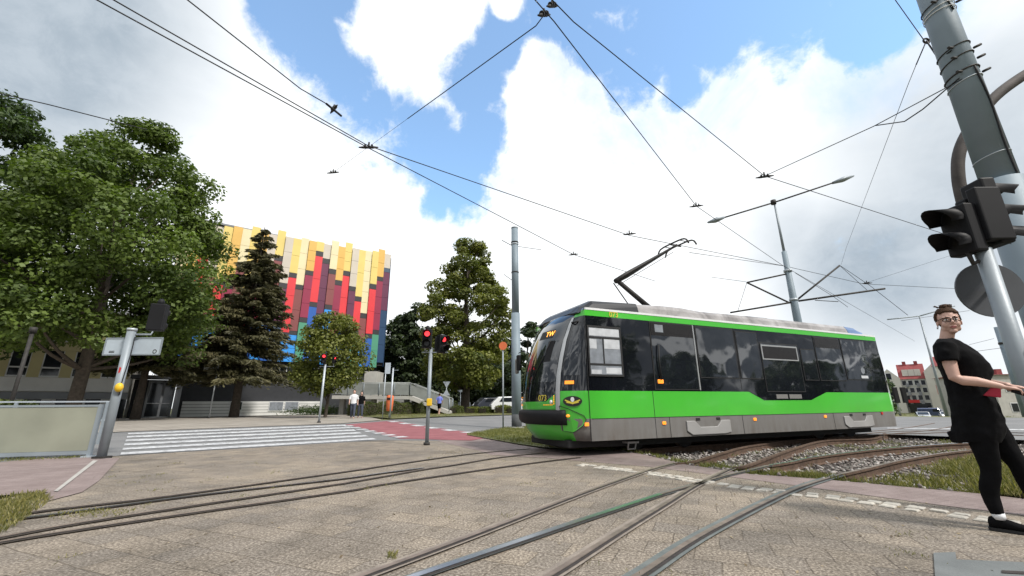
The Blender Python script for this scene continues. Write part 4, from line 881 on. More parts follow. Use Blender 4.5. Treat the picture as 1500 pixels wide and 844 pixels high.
# strip: top height, [(colour, bottom height)...]
ST = [('b', 18.13, 'S', [('b', 16.4), ('S', 15.9), ('P', 11.4), ('N', 5.6)]), ('o', 18.51, '', [('o', 15.2), ('k', 14.7), ('M', 9.1), ('k', 8.6), ('G', 5.05)]), ('y', 18.13, '', [('y', 14.2), ('k', 13.6), ('R', 8.6), ('k', 8.1), ('D', 5.1)]),
      ('c', 18.02, '', [('c', 10.8), ('k', 10.25), ('B', 7.7), ('k', 7.2), ('L', 5.1)]), ('y', 17.95, '', [('y', 12.55), ('k', 12.0), ('R', 8.9), ('k', 8.4), ('G', 5.1)]), ('b', 17.95, '', [('b', 13.55), ('k', 13.05), ('P', 10.2), ('k', 9.7), ('S', 5.1)]),
      ('y', 18.48, '', [('y', 15.2), ('k', 14.65), ('R', 9.8), ('k', 9.3), ('D', 5.1)]), ('o', 17.85, '', [('o', 14.0), ('k', 13.45), ('M', 8.2), ('k', 7.7), ('G', 5.1)]), ('c', 18.32, '', [('c', 15.1), ('k', 14.55), ('B', 11.2), ('k', 10.7), ('L', 5.1)]),
      ('b', 17.8, '', [('b', 16.15), ('k', 15.6), ('P', 10.2), ('k', 9.6), ('S', 5.2)]), ('y', 17.87, '', [('y', 16.8), ('k', 16.25), ('R', 11.3), ('k', 10.8), ('D', 5.2)]), ('o', 17.78, '', [('o', 14.5), ('k', 14.0), ('M', 9.6), ('k', 9.1), ('G', 5.2)]),
      ('c', 17.95, '', [('c', 12.9), ('k', 12.4), ('B', 8.2), ('k', 7.8), ('L', 5.2)]), ('y', 17.7, '', [('y', 14.0), ('k', 13.5), ('R', 8.0), ('k', 7.5), ('L', 5.2)]), ('b', 17.67, '', [('b', 12.8), ('k', 12.25), ('P', 9.0), ('k', 8.5), ('S', 5.2)]),
      ('y', 18.23, '', [('y', 15.55), ('k', 15.0), ('B', 10.1), ('k', 9.6), ('D', 5.2)]), ('b', 17.61, '', [('b', 13.3), ('k', 12.8), ('R', 9.2), ('k', 8.7), ('L', 5.2)]), ('o', 17.6, '', [('o', 12.4), ('k', 11.9), ('M', 8.8), ('k', 8.2), ('D', 5.2)]),
      ('y', 18.05, '', [('y', 11.8), ('k', 11.3), ('R', 8.2), ('k', 7.7), ('D', 5.2)]), ('c', 17.6, '', [('c', 14.2), ('k', 13.7), ('B', 9.0), ('k', 8.5), ('G', 5.2)]), ('o', 17.63, '', [('o', 12.0), ('k', 11.5), ('M', 9.0), ('k', 8.5), ('D', 5.2)]),
      ('y', 17.5, '', [('y', 12.3), ('k', 11.8), ('R', 8.9), ('k', 8.4), ('L', 5.2)]), ('b', 17.3, '', [('b', 13.25), ('k', 12.7), ('B', 8.6), ('k', 8.1), ('L', 5.2)]), ('y', 16.9, '', [('y', 14.1), ('R', 9.1), ('k', 8.5), ('D', 5.2)]),
      ('o', 16.8, '', [('o', 13.1), ('k', 12.6), ('M', 8.6), ('k', 8.1), ('L', 5.2)]), ('c', 16.8, '', [('c', 12.1), ('k', 11.6), ('R', 8.6), ('k', 8.1), ('G', 5.2)])]
mb = MB(); W_ = .735
for i, (_, ztop, __, segs) in enumerate(ST):
    x1 = -.05-W_*i; x0 = x1-W_+.012; z1 = ztop-BZ; yo = -.10-.07*((i*7) % 3)
    for c_, zb in segs:
        zb -= BZ; mb.m(keys.index(c_)); zz = z1; tall = z1-zb
        nt_ = 1 if tall < .8 else max(1, round(tall/random.choice((1.3, 1.7, 2.2))))
        for j in range(nt_):
            t1 = z1-tall*j/nt_; t0 = z1-tall*(j+1)/nt_; mb.box(x0, x1, yo, yo+.1, t0+.012, t1-.012)
        z1 = zb
mb.build('facade_cladding', ['panel_'+q for q in keys], hall)
mb = MB(); mb.box(-19.2, -.06, .12, 18, 5.0, 17.25); mb.build('upper_block', 'dark_wall', hall)
mb = MB(); mb.box(-.02, .02, -.1, 18, 4.9, 17.4).build('end_wall', 'panel_N', hall)
MB().box(-19.2, .0, -.05, .12, 17.25, 17.42).build('roof_edge', 'grey_wall', hall)
MB().box(-17.0, -.4, .62, 17, .0, 5.0).build('ground_floor_wall', 'dark_wall', hall)
mb = MB()
for j in range(5): mb.box(-16.75, -5.8, .35, .62, .02+.255*j, .255*(j+1)-.012)
for a, b in ((-13.0, -12.2), (-10.9, -10.0), (-9.8, -8.3)): pass
mb.build('plinth_boards', 'plinth_white', hall)
for a, b, c_, d_, m_ in ((-13.35, -12.5, .55, 1.2, 'dark_glass'), (-10.3, -9.2, .45, 1.2, 'blind_grey'), (-9.0, -7.9, .45, 1.2, 'blind_grey')):
    f = MB().box(a-.05, b+.05, .30, .40, c_-.07, d_+.05).build('basement_window', 'window_frame', hall); MB().box(a, b, .285, .30, c_, d_).build('window_pane', m_, f)
for a, b, c_, d_ in ((-14.6, -13.4, 3.0, 4.4), (-9.9, -8.6, 3.0, 4.5), (-15.9, -15.2, 2.9, 3.6), (-7.3, -6.0, 3.0, 4.5), (-3.8, -2.4, 3.0, 4.5)):
    f = MB(); 
    for q in ((a, b, c_, c_+.07), (a, b, d_-.07, d_), (a, a+.07, c_+.07, d_-.07), (b-.07, b, c_+.07, d_-.07), ((a+b)/2-.03, (a+b)/2+.03, c_+.07, d_-.07)): f.box(q[0], q[1], .52, .61, q[2], q[3])
    f = f.build('window', 'window_frame', hall); MB().box(a+.07, b-.07, .58, .612, c_+.07, d_-.07).build('window_pane', 'dark_glass', f)
# entrance and grey column
MB().box(-17.35, -16.95, -.2, .4, 0, 3.0).build('column', 'grey_wall', hall, bevel=.02)
ent = MB().box(-20.1, -17.4, .9, 1.1, 0, 3.0).build('entrance_wall', 'dark_wall', hall)
mb = MB()
for a, b, c_, d_ in ((-19.2, -19.05, 0, 2.9), (-18.25, -18.1, 0, 2.9), (-17.55, -17.4, 0, 2.9), (-19.05, -17.55, 1.08, 1.15), (-19.05, -17.55, 0, .08), (-19.05, -17.55, 2.75, 2.9)): mb.box(a, b, .8, .89, c_, d_)
dr = mb.build('entrance_door', 'grey_wall', hall); MB().box(-19.05, -17.55, .86, .895, .08, 2.75).build('door_glass', 'dark_glass', dr)
MB().box(-20.3, -16.9, -.4, 1.0, 3.02, 3.3).build('canopy', 'dark_wall', hall)
MB().box(-19.85, -19.35, .70, .88, 0, 1.35).build('plinth_block', 'plinth_white', hall); MB().box(-19.75, -19.45, .80, .88, 2.2, 2.75).build('notice_board', 'plinth_white', hall)

# school wing, on the left of the hall
wing = empty('school_wing', (FX-.79*20.2*1.0, FY-.61*20.2, BZ), FTH, 'low cream and yellow school wing behind the left trees, with a row of windows', 'building')
MB().box(-26, -.1, .25, 9, 0, 8.0).build('wall', 'wall_plaster', wing)
MB().box(-26, -.1, .0, .24, 1.98, 2.95).build('white_band', 'plinth_white', wing); MB().box(-26, -.1, -.06, .2, 1.45, 1.93).build('grey_band', 'grey_wall', wing)
mb = MB()
for i in range(14): mb.box(-1.2-1.55*i-.36, -1.2-1.55*i+.36, .02, .24, .0, 1.44)
mb.build('plinth_blocks', 'plinth_white', wing)
MB().box(-26, -.1, .14, .245, .0, 1.43).build('basement_glazing', 'dark_glass', wing)
mb = MB()
for fl in (0, 1):
    for i in range(14): mb.box(-.6-1.62*i-.30, -.6-1.62*i+.30, .02, .24, 2.96+2.6*fl, 4.9+2.6*fl)
    mb.box(-26, -.1, .03, .24, 4.91+2.6*fl, 5.55+2.6*fl-.0)
mb.build('yellow_piers', 'yellow_wall', wing)
for fl in (0, 1):
    for i in range(13):
        a = -.6-1.62*i-1.32; f = MB(); zb = 2.98+2.6*fl
        for q in ((a, a+1.02, zb, zb+.10), (a, a+1.02, zb+.62, zb+.72), (a, a+.06, zb+.1, zb+1.9), (a+.96, a+1.02, zb+.1, zb+1.9)): f.box(q[0], q[1], .06, .2, q[2], q[3])
        f = f.build('window', 'window_frame', wing); MB().box(a+.06, a+.96, .14, .23, zb+.1, zb+1.9).build('window_pane', 'dark_glass', f)
MB().box(-26.2, 0, -.2, 9.2, 8.0, 8.3).build('roof', 'grey_wall', wing)

# footbridge ramp with railing, descending to the right
rz0 = g(-14, 38)
def rp(px, py, dy=0): return AT(px, py, 38+dy)
br = empty('access_ramp', (-16, 38, rz0), 0, 'grey raised walkway with mesh railing and a ramp coming down on the right', 'footbridge'); ro = Vector((-16, 38, rz0))
def lz(p): return Vector(p)-ro
d0, d1, d2 = Vector((-16, 38, 2.0)), Vector((-9.15, 38, 1.9)), Vector((-5.6, 38, .55))
for nm, a, b in (('deck', d0, d1), ('ramp_deck', d1, d2)):
    MB().prism([lz(a), lz(b), lz(b)+Vector((0, 0, -.30)), lz(a)+Vector((0, 0, -.30))], (0, 2.2, 0)).build(nm, 'concrete_light', br)
for side in (0, 2.15):
    for a, b in ((d0, d1), (d1, d2)):
        n_ = max(2, int((b-a).length/1.35)); s_ = Vector((0, side, 0))
        MB().tube([lz(a)+s_+Vector((0, 0, 1.12)), lz(b)+s_+Vector((0, 0, 1.12))], .045, 6).build('handrail', 'railing_grey', br)
        for i in range(n_+1): q = a.lerp(b, i/n_); MB().tube([lz(q)+s_, lz(q)+s_+Vector((0, 0, 1.12))], .04, 6).build('railing_post', 'galv', br)
        MB().prism([lz(a)+s_+Vector((0, .02, .12)), lz(b)+s_+Vector((0, .02, .12)), lz(b)+s_+Vector((0, .02, 1.0)), lz(a)+s_+Vector((0, .02, 1.0))], (0, .03, 0)).build('mesh_panel', 'mesh_panel', br)
for x in (-15.4, -12.6, -9.6): MB().box(x+16-.2, x+16+.2, .8, 1.3, -.1, 1.45).build('pier', 'concrete_mid', br)
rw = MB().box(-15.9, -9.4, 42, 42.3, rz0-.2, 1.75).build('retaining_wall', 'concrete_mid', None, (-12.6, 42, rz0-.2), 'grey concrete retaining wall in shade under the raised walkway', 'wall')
mb = MB(); mb.box(-14.3, -13.1, 40.9, 43, rz0-.1, 4.3); mb.build('stair_tower', 'concrete_light', None, (-13.7, 41.9, rz0), 'pale concrete block rising behind the walkway beside the small maple', 'wall')

# ------------------------------------------------------------ trees
def B(px, Y, x_at=None):                     # a trunk foot on the ground under the given column of sight
    r_ = ray(px, 600); x = r_.x*Y/r_.y; return Vector((x, Y, g(x, Y)))
tree('maple_tree', (-24.5, 24, .1), 19.0, 4.4, 6.2, 'peak', 90000, .185, 'leaf_maple', 'tallest broad maple at left standing before the school wing and overlapping the panelled hall', trunk_r=.42, clr=1.25, nclu=300, fill=.45)
tree('maple_tree', (-33.4, 23, .1), 20.6, 4.4, 6.5, 'peak', 56000, .21, 'leaf_dark', 'dark broad maple cut by the left edge of the photo', trunk_r=.42, clr=1.3, nclu=260, fill=.45)
spruce((-21.2, 33, .32), 15.6, 4.8, z0=.19, label= 'tall brown green spruce standing in front of the red and yellow panels', nb=270, seed=5)
spruce((-25.2, 29, .30), 10.8, 3.9, z0=.30, label= 'shorter dark spruce with drooping branches before the hall entrance', nb=190, lm='leaf_spruce', seed=9, trunk_r=.25)
tree('small_maple', (-12.75, 29.5, .32), 7.1, 1.6, 2.1, 'round', 17000, .16, 'leaf_olive', 'small round maple behind the left pedestrian signal, before the blue panels', trunk_r=.13, clr=.8, nclu=150, fill=.6)
tree('lime_tree', (-5.0, 45, .32), 18.9, 3.0, 5.4, 'tall', 48000, .24, 'leaf_olive', 'tall uneven olive green tree just left of the tall grey pole', trunk_r=.55, clr=1.05, nclu=210, fill=.5)
fars = [(575, 62, 14.6, 4.0, 'poplar'), (603, 60, 14.8, 3.4, 'poplar'), (545, 66, 12.5, 4.5, 'maple'), (628, 68, 10.5, 4.6, 'maple'), (660, 74, 9.5, 5.5, 'maple'), (700, 74, 11, 6, 'maple'), (738, 70, 10.5, 5.5, 'maple'), (775, 62, 12.8, 4.5, 'maple'), (815, 66, 10, 5, 'maple'), (870, 70, 9, 5, 'maple')]
flab = ['dark poplar touching the right edge of the panelled hall', 'dark poplar right of the hall, tallest behind the walkway', 'dark bushy tree in the shade behind the walkway', 'dark green tree behind the pair of red signals', 'low dark tree behind the blue jacketed pedestrian', 'dark tree behind the trunk of the tall lime', 'dark tree between the tall lime and the grey pole', 'dark tree seen between grey pole and tram windshield', 'dark tree hidden behind the tram cab', 'dark tree hidden behind the tram doors']
for (px, Y, H_, r_, kd), lb in zip(fars, flab): tree('background_tree', B(px, Y), H_, .4, r_, kd, 9000, .42, 'leaf_far', lb, group='dark trees along the back of the park', trunk_r=.3, clr=1.5, nclu=70, fill=.6)
for px, Y, H_, r_, lb in ((1291, 100, 12.0, 2.9, 'dark tree touching the tram tail, left of the red roofed house'), (1270, 90, 12, 4.5, 'dark tree behind the tram rear windows')):
    b_ = B(px, Y); tree('background_tree', b_, H_, .6, r_, 'maple', 8000, .4, 'leaf_dark', lb, group='dark trees behind the tram tail', trunk_r=.3, clr=1.4, nclu=60)
# things reflected in the tram side, standing to the right and behind the photographer
for x, y, H_, r_, lb in ((24, -6, 11, 4.8, 'broad street tree right behind the photographer'), (31, -12, 12, 5.2, 'taller street tree further back on the right'), (22, -15, 10, 4.6, 'street tree behind the photographer, nearest the junction'), (58, 4, 6.5, 4.2, 'low rounded tree due right of the junction'), (54, -9, 8.0, 4.6, 'rounded tree right of the junction beyond the road'), (64, 15, 7.0, 4.8, 'spreading tree furthest right of the junction')):
    tree('street_tree', (x, y, 0), H_, 1.0, r_, 'maple', 7000, .42, 'leaf_dark', lb, group='street trees behind the photographer', trunk_r=.3, clr=1.6, nclu=60)

def hedge(name, p0, p1, depth, h, n, label, lm='leaf_hedge', leaf=.07, cat='hedge', round_=.15):
    p0, p1 = Vector(p0), Vector(p1); L_ = (p1-p0).length; d = (p1-p0).normalized(); s_ = Vector((-d.y, d.x, 0))
    pts = rng.uniform(0, 1, (n, 3)); f = rng.integers(0, 6, n)
    for i in range(n):
        if f[i] < 2: pts[i, 2] = rng.uniform(.90, 1.06)
        elif f[i] < 5: pts[i, 1] = rng.uniform(-.05, .12)
        else: pts[i, 0] = rng.choice([0, 1])+rng.normal(0, .01)
    wob = 1+.08*np.sin(pts[:, 0]*L_*2.2)+.05*np.sin(pts[:, 0]*L_*5.1)
    X = pts[:, 0]*L_; Yv = (pts[:, 1]-.5)*depth*(1-.3*np.maximum(0, pts[:, 2]-.75)); Z = pts[:, 2]*h*wob
    C_ = np.stack([p0.x+d.x*X+s_.x*Yv, p0.y+d.y*X+s_.y*Yv, p0.z+Z], 1)
    A, B_ = leaf_frames(n, leaf, None); t = empty(name, p0, 0, label, cat)
    quads('foliage', C_, A, B_, .5+.25*np.sin(X*3)+rng.normal(0, .2, n), lm, t, loc=(0, 0, 0)).location = -p0
    mb = MB(); mb.prism([(0, 0, 0), d*L_, d*L_+Vector((0, 0, h*.86)), Vector((0, 0, h*.86))], s_*depth*.42); mb.prism([(0, 0, 0), d*L_, d*L_+Vector((0, 0, h*.86)), Vector((0, 0, h*.86))], -s_*depth*.42)
    mb.build('inner_branches', 'bark', t)
    return t
h0, h1 = P(514, 609.5), P(612, 606.8); hedge('clipped_hedge', h0, h1, 1.0, 1.0, 9000, 'clipped green hedge behind the orange litter bin')
h0, h1 = P(612, 607.2), P(665, 605.8); hedge('clipped_hedge', h0, h1, 1.0, 1.0, 7000, 'clipped green hedge right of the middle signal pole')
for i, (px, lb) in enumerate(((668, 'low shrub at the foot of the tall lime'), (695, 'sparse low shrub right of the lime trunk'), (712, 'yellowing low shrub between the lime and the warning sign post'), (737, 'low olive shrub beside the thin sign post'), (750, 'yellow green shrub before the dark parked car'))):
    a = P(px-6, 606.2); b_ = P(px+5, 605.9); hedge('low_shrub', a, b_, 1.2, random.uniform(.45, .65), 1100, lb, 'leaf_olive' if i % 2 else 'leaf_hedge', .09, 'shrub')
for px, py, lb in ((452, 608, 'dark spiky leaved plants before the white plinth'), (475, 608, 'dark low plants round the small maple foot')):
    p_ = P(px, py); n = 1600; C_ = np.array(p_)+rng.normal(0, 1, (n, 3))*np.array([1.1, .4, .22])+np.array([0, 0, .35]); A, B_ = leaf_frames(n, .16, None); quads('plant_bed', C_, A, B_*.4, rng.uniform(0, 1, n), 'leaf_dark', None, tuple(p_)); o = bpy.data.objects[-1] if False else None
for o in list(col.objects):
    if o.name.startswith('plant_bed'): o['label'] = 'dark spiky low plants before the white plinth left of the small maple' if o.name == 'plant_bed' else 'dark low plants round the foot of the small maple'; o['category'] = 'plant'
# mown bank in the park
bank = [P(x, y).to_2d() for x, y in [(690, 604), (720, 603.9), (800, 603.2), (860, 603.0), (860, 601), (690, 601)]]
mb = MB(); pb = []
for i in range(15):
    x = -4.0+i*1.6
    pb.append([(x, 50, .30), (x, 52, .75+.1*math.sin(i)), (x, 55, 1.4+.25*i/15), (x, 60, 2.0+.5*i/15), (x, 80, 2.3+.5*i/15)])
mb.add([q for r_ in pb for q in r_], [(i*5+j, (i+1)*5+j, (i+1)*5+j+1, i*5+j+1) for i in range(14) for j in range(4)], True); mb.build('grass_bank', 'grass_ground', kind='structure')
sheet('park_path', [Vector((-9, 48.6)), Vector((12, 48.6)), Vector((12, 49.9)), Vector((-9, 49.9))], .05, 'pavement_far', 2)

# ------------------------------------------------------------ small street furniture
def post(name, base, h, r, label, cat, m_='galv', group=None):
    t = empty(name, base, 0, label, cat, group); MB().tube([(0, 0, -.05), (0, 0, h)], r, 12).tube([(0, 0, h-.01), (0, 0, h+.015)], r*1.15, 12).build('pole', m_, t)
    MB().tube([(0, 0, 0), (0, 0, .07)], r*1.7, 12).build('base_collar', 'iron', t); return t
def lens_ring(c, nrm, r, n=14, start=0, end=2*math.pi):
    nrm = Vector(nrm).normalized(); x = nrm.cross(Vector((0, 0, 1))).normalized(); y = x.cross(nrm)
    return [Vector(c)+x*(r*math.cos(start+(end-start)*i/n))+y*(r*math.sin(start+(end-start)*i/n)) for i in range(n+(0 if abs(end-start-2*math.pi) < 1e-6 else 1))]
def signal_head(parent, c, face, lamps, lit=None, s_=.30, visor=.28, dep=.16):       # c: centre of the box, face: direction the lenses look
    f = Vector(face).normalized(); x = f.cross(Vector((0, 0, 1))).normalized(); c = Vector(c); H_ = s_*lamps
    M = Matrix((x, f, Vector((0, 0, 1)))).transposed().to_4x4(); M.translation = c
    bx = MB().box(-s_/2, s_/2, -dep/2, dep/2, -H_/2, H_/2, M).build('signal_box', 'black_plastic', parent, bevel=.02)
    for i in range(lamps):
        z = H_/2-s_*(i+.5); cc = c+f*(dep/2+.003)+Vector((0, 0, z)); mm = 'red_lamp' if lit == i else 'dim_lamp'
        MB().add(lens_ring(cc, f, s_*.28, 14), [list(range(14))]).build('lamp_lens', mm, bx)
        a = lens_ring(cc, f, s_*.42, 12, -math.pi*.12, math.pi*1.12); out = [q+f*visor*(.55+.45*math.sin(max(0, min(math.pi, (-math.pi*.12+1.24*math.pi*j/12)))))-Vector((0, 0, visor*.12)) for j, q in enumerate(a)]
        n_ = len(a); vs = a+out+[q-(q-cc).normalized()*.006 for q in a]+[q-(q-c).normalized()*.004 for q in out]
        MB().add(vs, [(j, j+1, n_+j+1, n_+j) for j in range(n_-1)]+[(2*n_+j+1, 2*n_+j, 3*n_+j, 3*n_+j+1) for j in range(n_-1)]+[(n_+j, n_+j+1, 3*n_+j+1, 3*n_+j) for j in range(n_-1)], True).build('visor', 'black_plastic', bx)
    return bx
# middle pedestrian signal pole with two heads
b_ = P(625, 652); t = post('signal_pole', b_, 2.62, .052, 'slim grey signal pole with two red lights standing mid photo at the slab edge', 'traffic light', 'galv')
toC = Vector((-b_.x, -b_.y, 0)).normalized()
signal_head(t, (-.10, -.12, 2.88), toC+Vector((-.05, 0, 0)), 2, 0, .27)
hd = signal_head(t, (.32, .0, 2.74), toC+Vector((.75, 0, 0)), 2, 0, .26, .22)
MB().box(.10, .28, -.02, .12, 2.50, 2.96).build('controller_box', 'black_plastic', t, bevel=.02)
MB().tube([(-.25, -.05, 2.5), (.5, 0, 2.5)], .015, 6).tube([(0, 0, 2.6), (.34, 0, 2.6)], .012, 6).tube([(-.14, -.1, 2.5), (-.14, -.1, 2.75)], .012, 6).build('bracket', 'galv', t)
MB().ball((-.10, -.10, 3.17), (.07, .07, .10), 10, 8).build('sounder_cap', 'black_plastic', t)
MB().box(-.07+.04, .07+.04, -.14, -.045, 1.02, 1.22).build('push_button_box', 'yellow_box', t, bevel=.02)
# pedestrian signal across the road
b_ = P(467, 619.5); t = post('signal_pole', b_, 3.0, .055, 'far pedestrian signal pole with red light in front of the small maple', 'traffic light', 'galv_light')
toC = Vector((-b_.x, -b_.y, 0)).normalized()
signal_head(t, (-.08, -.1, 3.3), toC, 2, 0, .27, .2); signal_head(t, (.45, 0, 3.25), toC+Vector((.6, 0, 0)), 2, 0, .18, .2)
MB().tube([(-.3, 0, 2.9), (.5, 0, 2.9)], .015, 6).tube([(.45, 0, 2.9), (.45, 0, 3.1)], .012, 6).build('bracket', 'galv', t)
# orange bin between two poles, with a narrow sign
b_ = P(571, 613); t = post('sign_pole', b_, 3.15, .055, 'thick grey pole with short arm right beside the orange bin', 'pole', 'galv_light'); MB().tube([(0, 0, 3.0), (.35, 0, 3.02)], .02, 6).build('arm', 'galv', t)
b_ = P(560, 613.5); t = post('sign_pole', b_, 3.3, .03, 'thin post carrying a narrow sign left of the orange bin', 'sign', 'galv_light'); MB().box(-.05, .30, -.04, -.02, 2.75, 3.45).build('sign_plate', 'sign_back', t, bevel=.01)
b_ = P(567, 612.5)+Vector((0, .4, 0)); t = empty('litter_bin', b_, 0, 'orange plastic litter bin hung between two grey poles', 'bin')
mb = MB(); mb.loft([[(r_*math.cos(a), r_*math.sin(a), z) for a in [2*math.pi*i/14 for i in range(14)]] for z, r_ in ((.42, .16), (.46, .20), (1.05, .235), (1.32, .24), (1.40, .22), (1.44, .12))]); mb.build('bin_body', 'orange_plastic', t)
MB().box(-.14, .14, -.262, -.20, 1.14, 1.27).build('bin_slot', 'black_plastic', t); MB().tube([(0, 0, 0), (0, 0, .45)], .03, 8).build('bin_post', 'galv', t)
# left signal pole at the barrier, sign backs and signal seen from behind
b_ = P(148, 672); t = empty('signal_pole', b_, 0, 'grey pole at left with the back of a wide sign and a black signal head', 'traffic light')
MB().tube([(0, 0, -.05), (0, 0, 2.76)], .085, 16).build('pole', 'galv', t); MB().tube([(0, 0, 2.74), (0, 0, 2.80)], .095, 16).build('pole_cap', 'galv_light', t)
MB().box(-.11, .13, -.11, .11, -.02, .05).build('base_collar', 'iron', t)
sd = (AT(232, 513, 9.6)-AT(142, 510, 9.6)); sd.z = 0; sd.normalize(); nv = Vector((-sd.y, sd.x, 0))
c_ = Vector((.0, 0, 2.40))+nv*.11; M = Matrix((sd, nv, Vector((0, 0, 1)))).transposed().to_4x4(); M.translation = c_
sg = MB().box(-.62, .66, -.012, .012, -.19, .19, M).build('sign_back', 'sign_back', t, bevel=.01)
MB().box(-.64, .68, -.02, -.004, .175, .205, M).box(-.64, .68, -.02, -.004, -.205, -.175, M).box(-.645, -.615, -.02, -.004, -.175, .175, M).box(.655, .685, -.02, -.004, -.175, .175, M).build('sign_rim', 'galv', sg)
MB().box(-.50, -.38, -.017, -.0125, -.14, -.125, M).box(-.50, -.38, -.017, -.0125, -.11, -.10, M).build('maker_mark', 'groove_dark', sg)
ring = [M @ Vector((.55+.04*math.cos(a), -.016, -.12+.04*math.sin(a))) for a in [i*math.pi/6 for i in range(13)]]; MB().tube(ring, .007, 5).build('maker_ring', 'groove_dark', sg)
fd = Vector((-.35, 1, 0)).normalized(); c_ = Vector((.34, .22, 3.10)); signal_head(t, c_, fd, 2, None, .32, .26, .2)
MB().ball(c_+Vector((0, 0, .37)), (.07, .07, .09), 10, 8).build('sounder_cap', 'black_plastic', t)
MB().tube([(0, 0, 2.66), (.34, .14, 2.68), (.34, .2, 2.85)], .022, 8).tube([(0, .05, 2.58), (.34, .16, 2.60)], .012, 6).build('bracket', 'galv', t)
MB().tube(smooth_path([(.11, -.01, 2.6), (.13, -.03, 2.2), (.10, -.05, 1.6), (.095, -.04, 1.3)], 4), .01, 5).build('cable', 'black_rubber', t)
MB().ball((.10, -.09, 1.47), (.085, .07, .10), 10, 8).build('push_button_box', 'yellow_box', t)
mb = MB(); mb.add([(.0, -.089, 1.78), (.035, -.083, 1.80), (.04, -.08, 1.90), (.0, -.089, 1.92)], [(0, 1, 2, 3)]); mb.build('sticker', 'red_paint', t)
# cream barrier boards with galvanised frame
q0, q1 = P(-60, 676), P(134, 669.5); dv = (q1-q0); dv.z = 0; L_ = dv.length; dv.normalize(); nv = Vector((-dv.y, dv.x, 0)); M = Matrix((dv, nv, Vector((0, 0, 1)))).transposed().to_4x4()
t = empty('barrier', q0, 0, 'cream solid barrier panel in a grey frame at the left edge beside the pole', 'barrier')
MB().box(-4, L_-.08, -.02, .02, .14, 1.06, M).build('board', 'board_cream', t); MB().box(-4, L_-.02, -.03, .03, 1.065, 1.11, M).build('top_rail', 'galv', t); MB().box(-4, L_-.02, -.03, .03, .06, .135, M).build('bottom_rail', 'galv', t)
for x in (L_-.05, L_-1.95): MB().box(x-.035, x+.035, -.04, .04, -.05, 1.12, M).build('frame_post', 'galv', t)
MB().box(L_-.14, L_+.12, -.12, .05, -.02, .03, M).build('foot_plate', 'galv_light', t)
# road side railing behind the barrier
q0, q1 = P(-80, 657)+Vector((0, 0, 0)), P(146, 651); dv = (q1-q0); dv.z = 0; L_ = dv.length; dv.normalize(); nv = Vector((-dv.y, dv.x, 0)); M = Matrix((dv, nv, Vector((0, 0, 1)))).transposed().to_4x4()
t = empty('guard_rail', q0, 0, 'two bar grey guard rail standing behind the cream barrier', 'railing')
MB().box(0, L_, -.02, .02, 1.15, 1.19, M).build('top_bar', 'galv_light', t); MB().box(0, L_, -.02, .02, .62, .68, M).build('lower_bar', 'galv_light', t)
for i in range(7): x = L_-.05-2.0*i; MB().box(x-.03, x+.03, -.03, .03, -.05, 1.15, M).build('rail_post', 'galv', t)
hedge('clipped_hedge', P(-60, 642), P(30, 640), 1.0, 1.05, 4000, 'green hedge top showing above the barrier at the left edge')
# park lamp dark post at far left and thin sign posts before the hall
b_ = P(2, 636); t = post('lamp_post', b_, 3.6, .06, 'dark lamp post at the left edge before the yellow windows', 'street lamp', 'iron'); MB().tube([(0, 0, 3.6), (.0, 0, 3.8)], .11, 10).build('lamp_head', 'iron', t)
b_ = P(306, 613); t = post('sign_pole', b_, 4.1, .04, 'thin pale post with a small plate beside the spruce trunk', 'sign', 'galv_light'); MB().box(-1.0, -.05, -.02, .02, 3.35, 3.55).build('sign_plate', 'galv_light', t)
# tall grey catenary pole, centre
b_ = P(757, 628); t = empty('catenary_pole', b_, 0, 'tallest grey tubular pole left of the tram nose, with black base band', 'pole')
MB().tube([(0, 0, -.1), (0, 0, 5.3)], [.225, .205], 20).build('lower_shaft', 'pole_blue', t); MB().tube([(0, 0, 5.28), (0, 0, 9.75)], [.178, .165], 20).build('upper_shaft', 'pole_blue', t); MB().tube([(0, 0, -.05), (0, 0, .62)], .232, 20).build('base_band', 'pole_base', t)
MB().tube([(0, 0, 9.74), (0, 0, 9.79)], .175, 20).build('pole_cap', 'galv', t)
for z in (8.95, 8.85, 7.35): MB().tube([(0, 0, z), (0, 0, z+.05)], .19, 16).build('clamp_band', 'iron' if z != 8.85 else 'galv_light', t)
for a in (0, .9, 2.1, 3.3, 4.4, 5.4): pass
mb = MB(); mb.ball((0, 0, .03), (.42, .38, .07), 12, 5); mb.build('concrete_foot', 'concrete_mid', t)
# warning sign on thin post (disc seen edge on, orange)
b_ = P(737, 629); t = empty('warning_sign', b_, 0, 'small round orange sign on a thin post left of the tall grey pole', 'sign')
MB().tube([(0, 0, -.05), (0, 0, 3.5)], .035, 10).build('pole', 'galv', t); dsk = MB(); f_ = Vector((-.3, -1, 0)).normalized()
a = lens_ring((0, -.05, 3.66), f_, .19, 18); dsk.add([q for q in a]+[q+f_*-.03 for q in a], [list(range(18)), list(range(18, 36))[::-1]]+[(i, (i+1) % 18, 18+(i+1) % 18, 18+i) for i in range(18)]); dsk.build('sign_disc', 'orange_plastic', t)
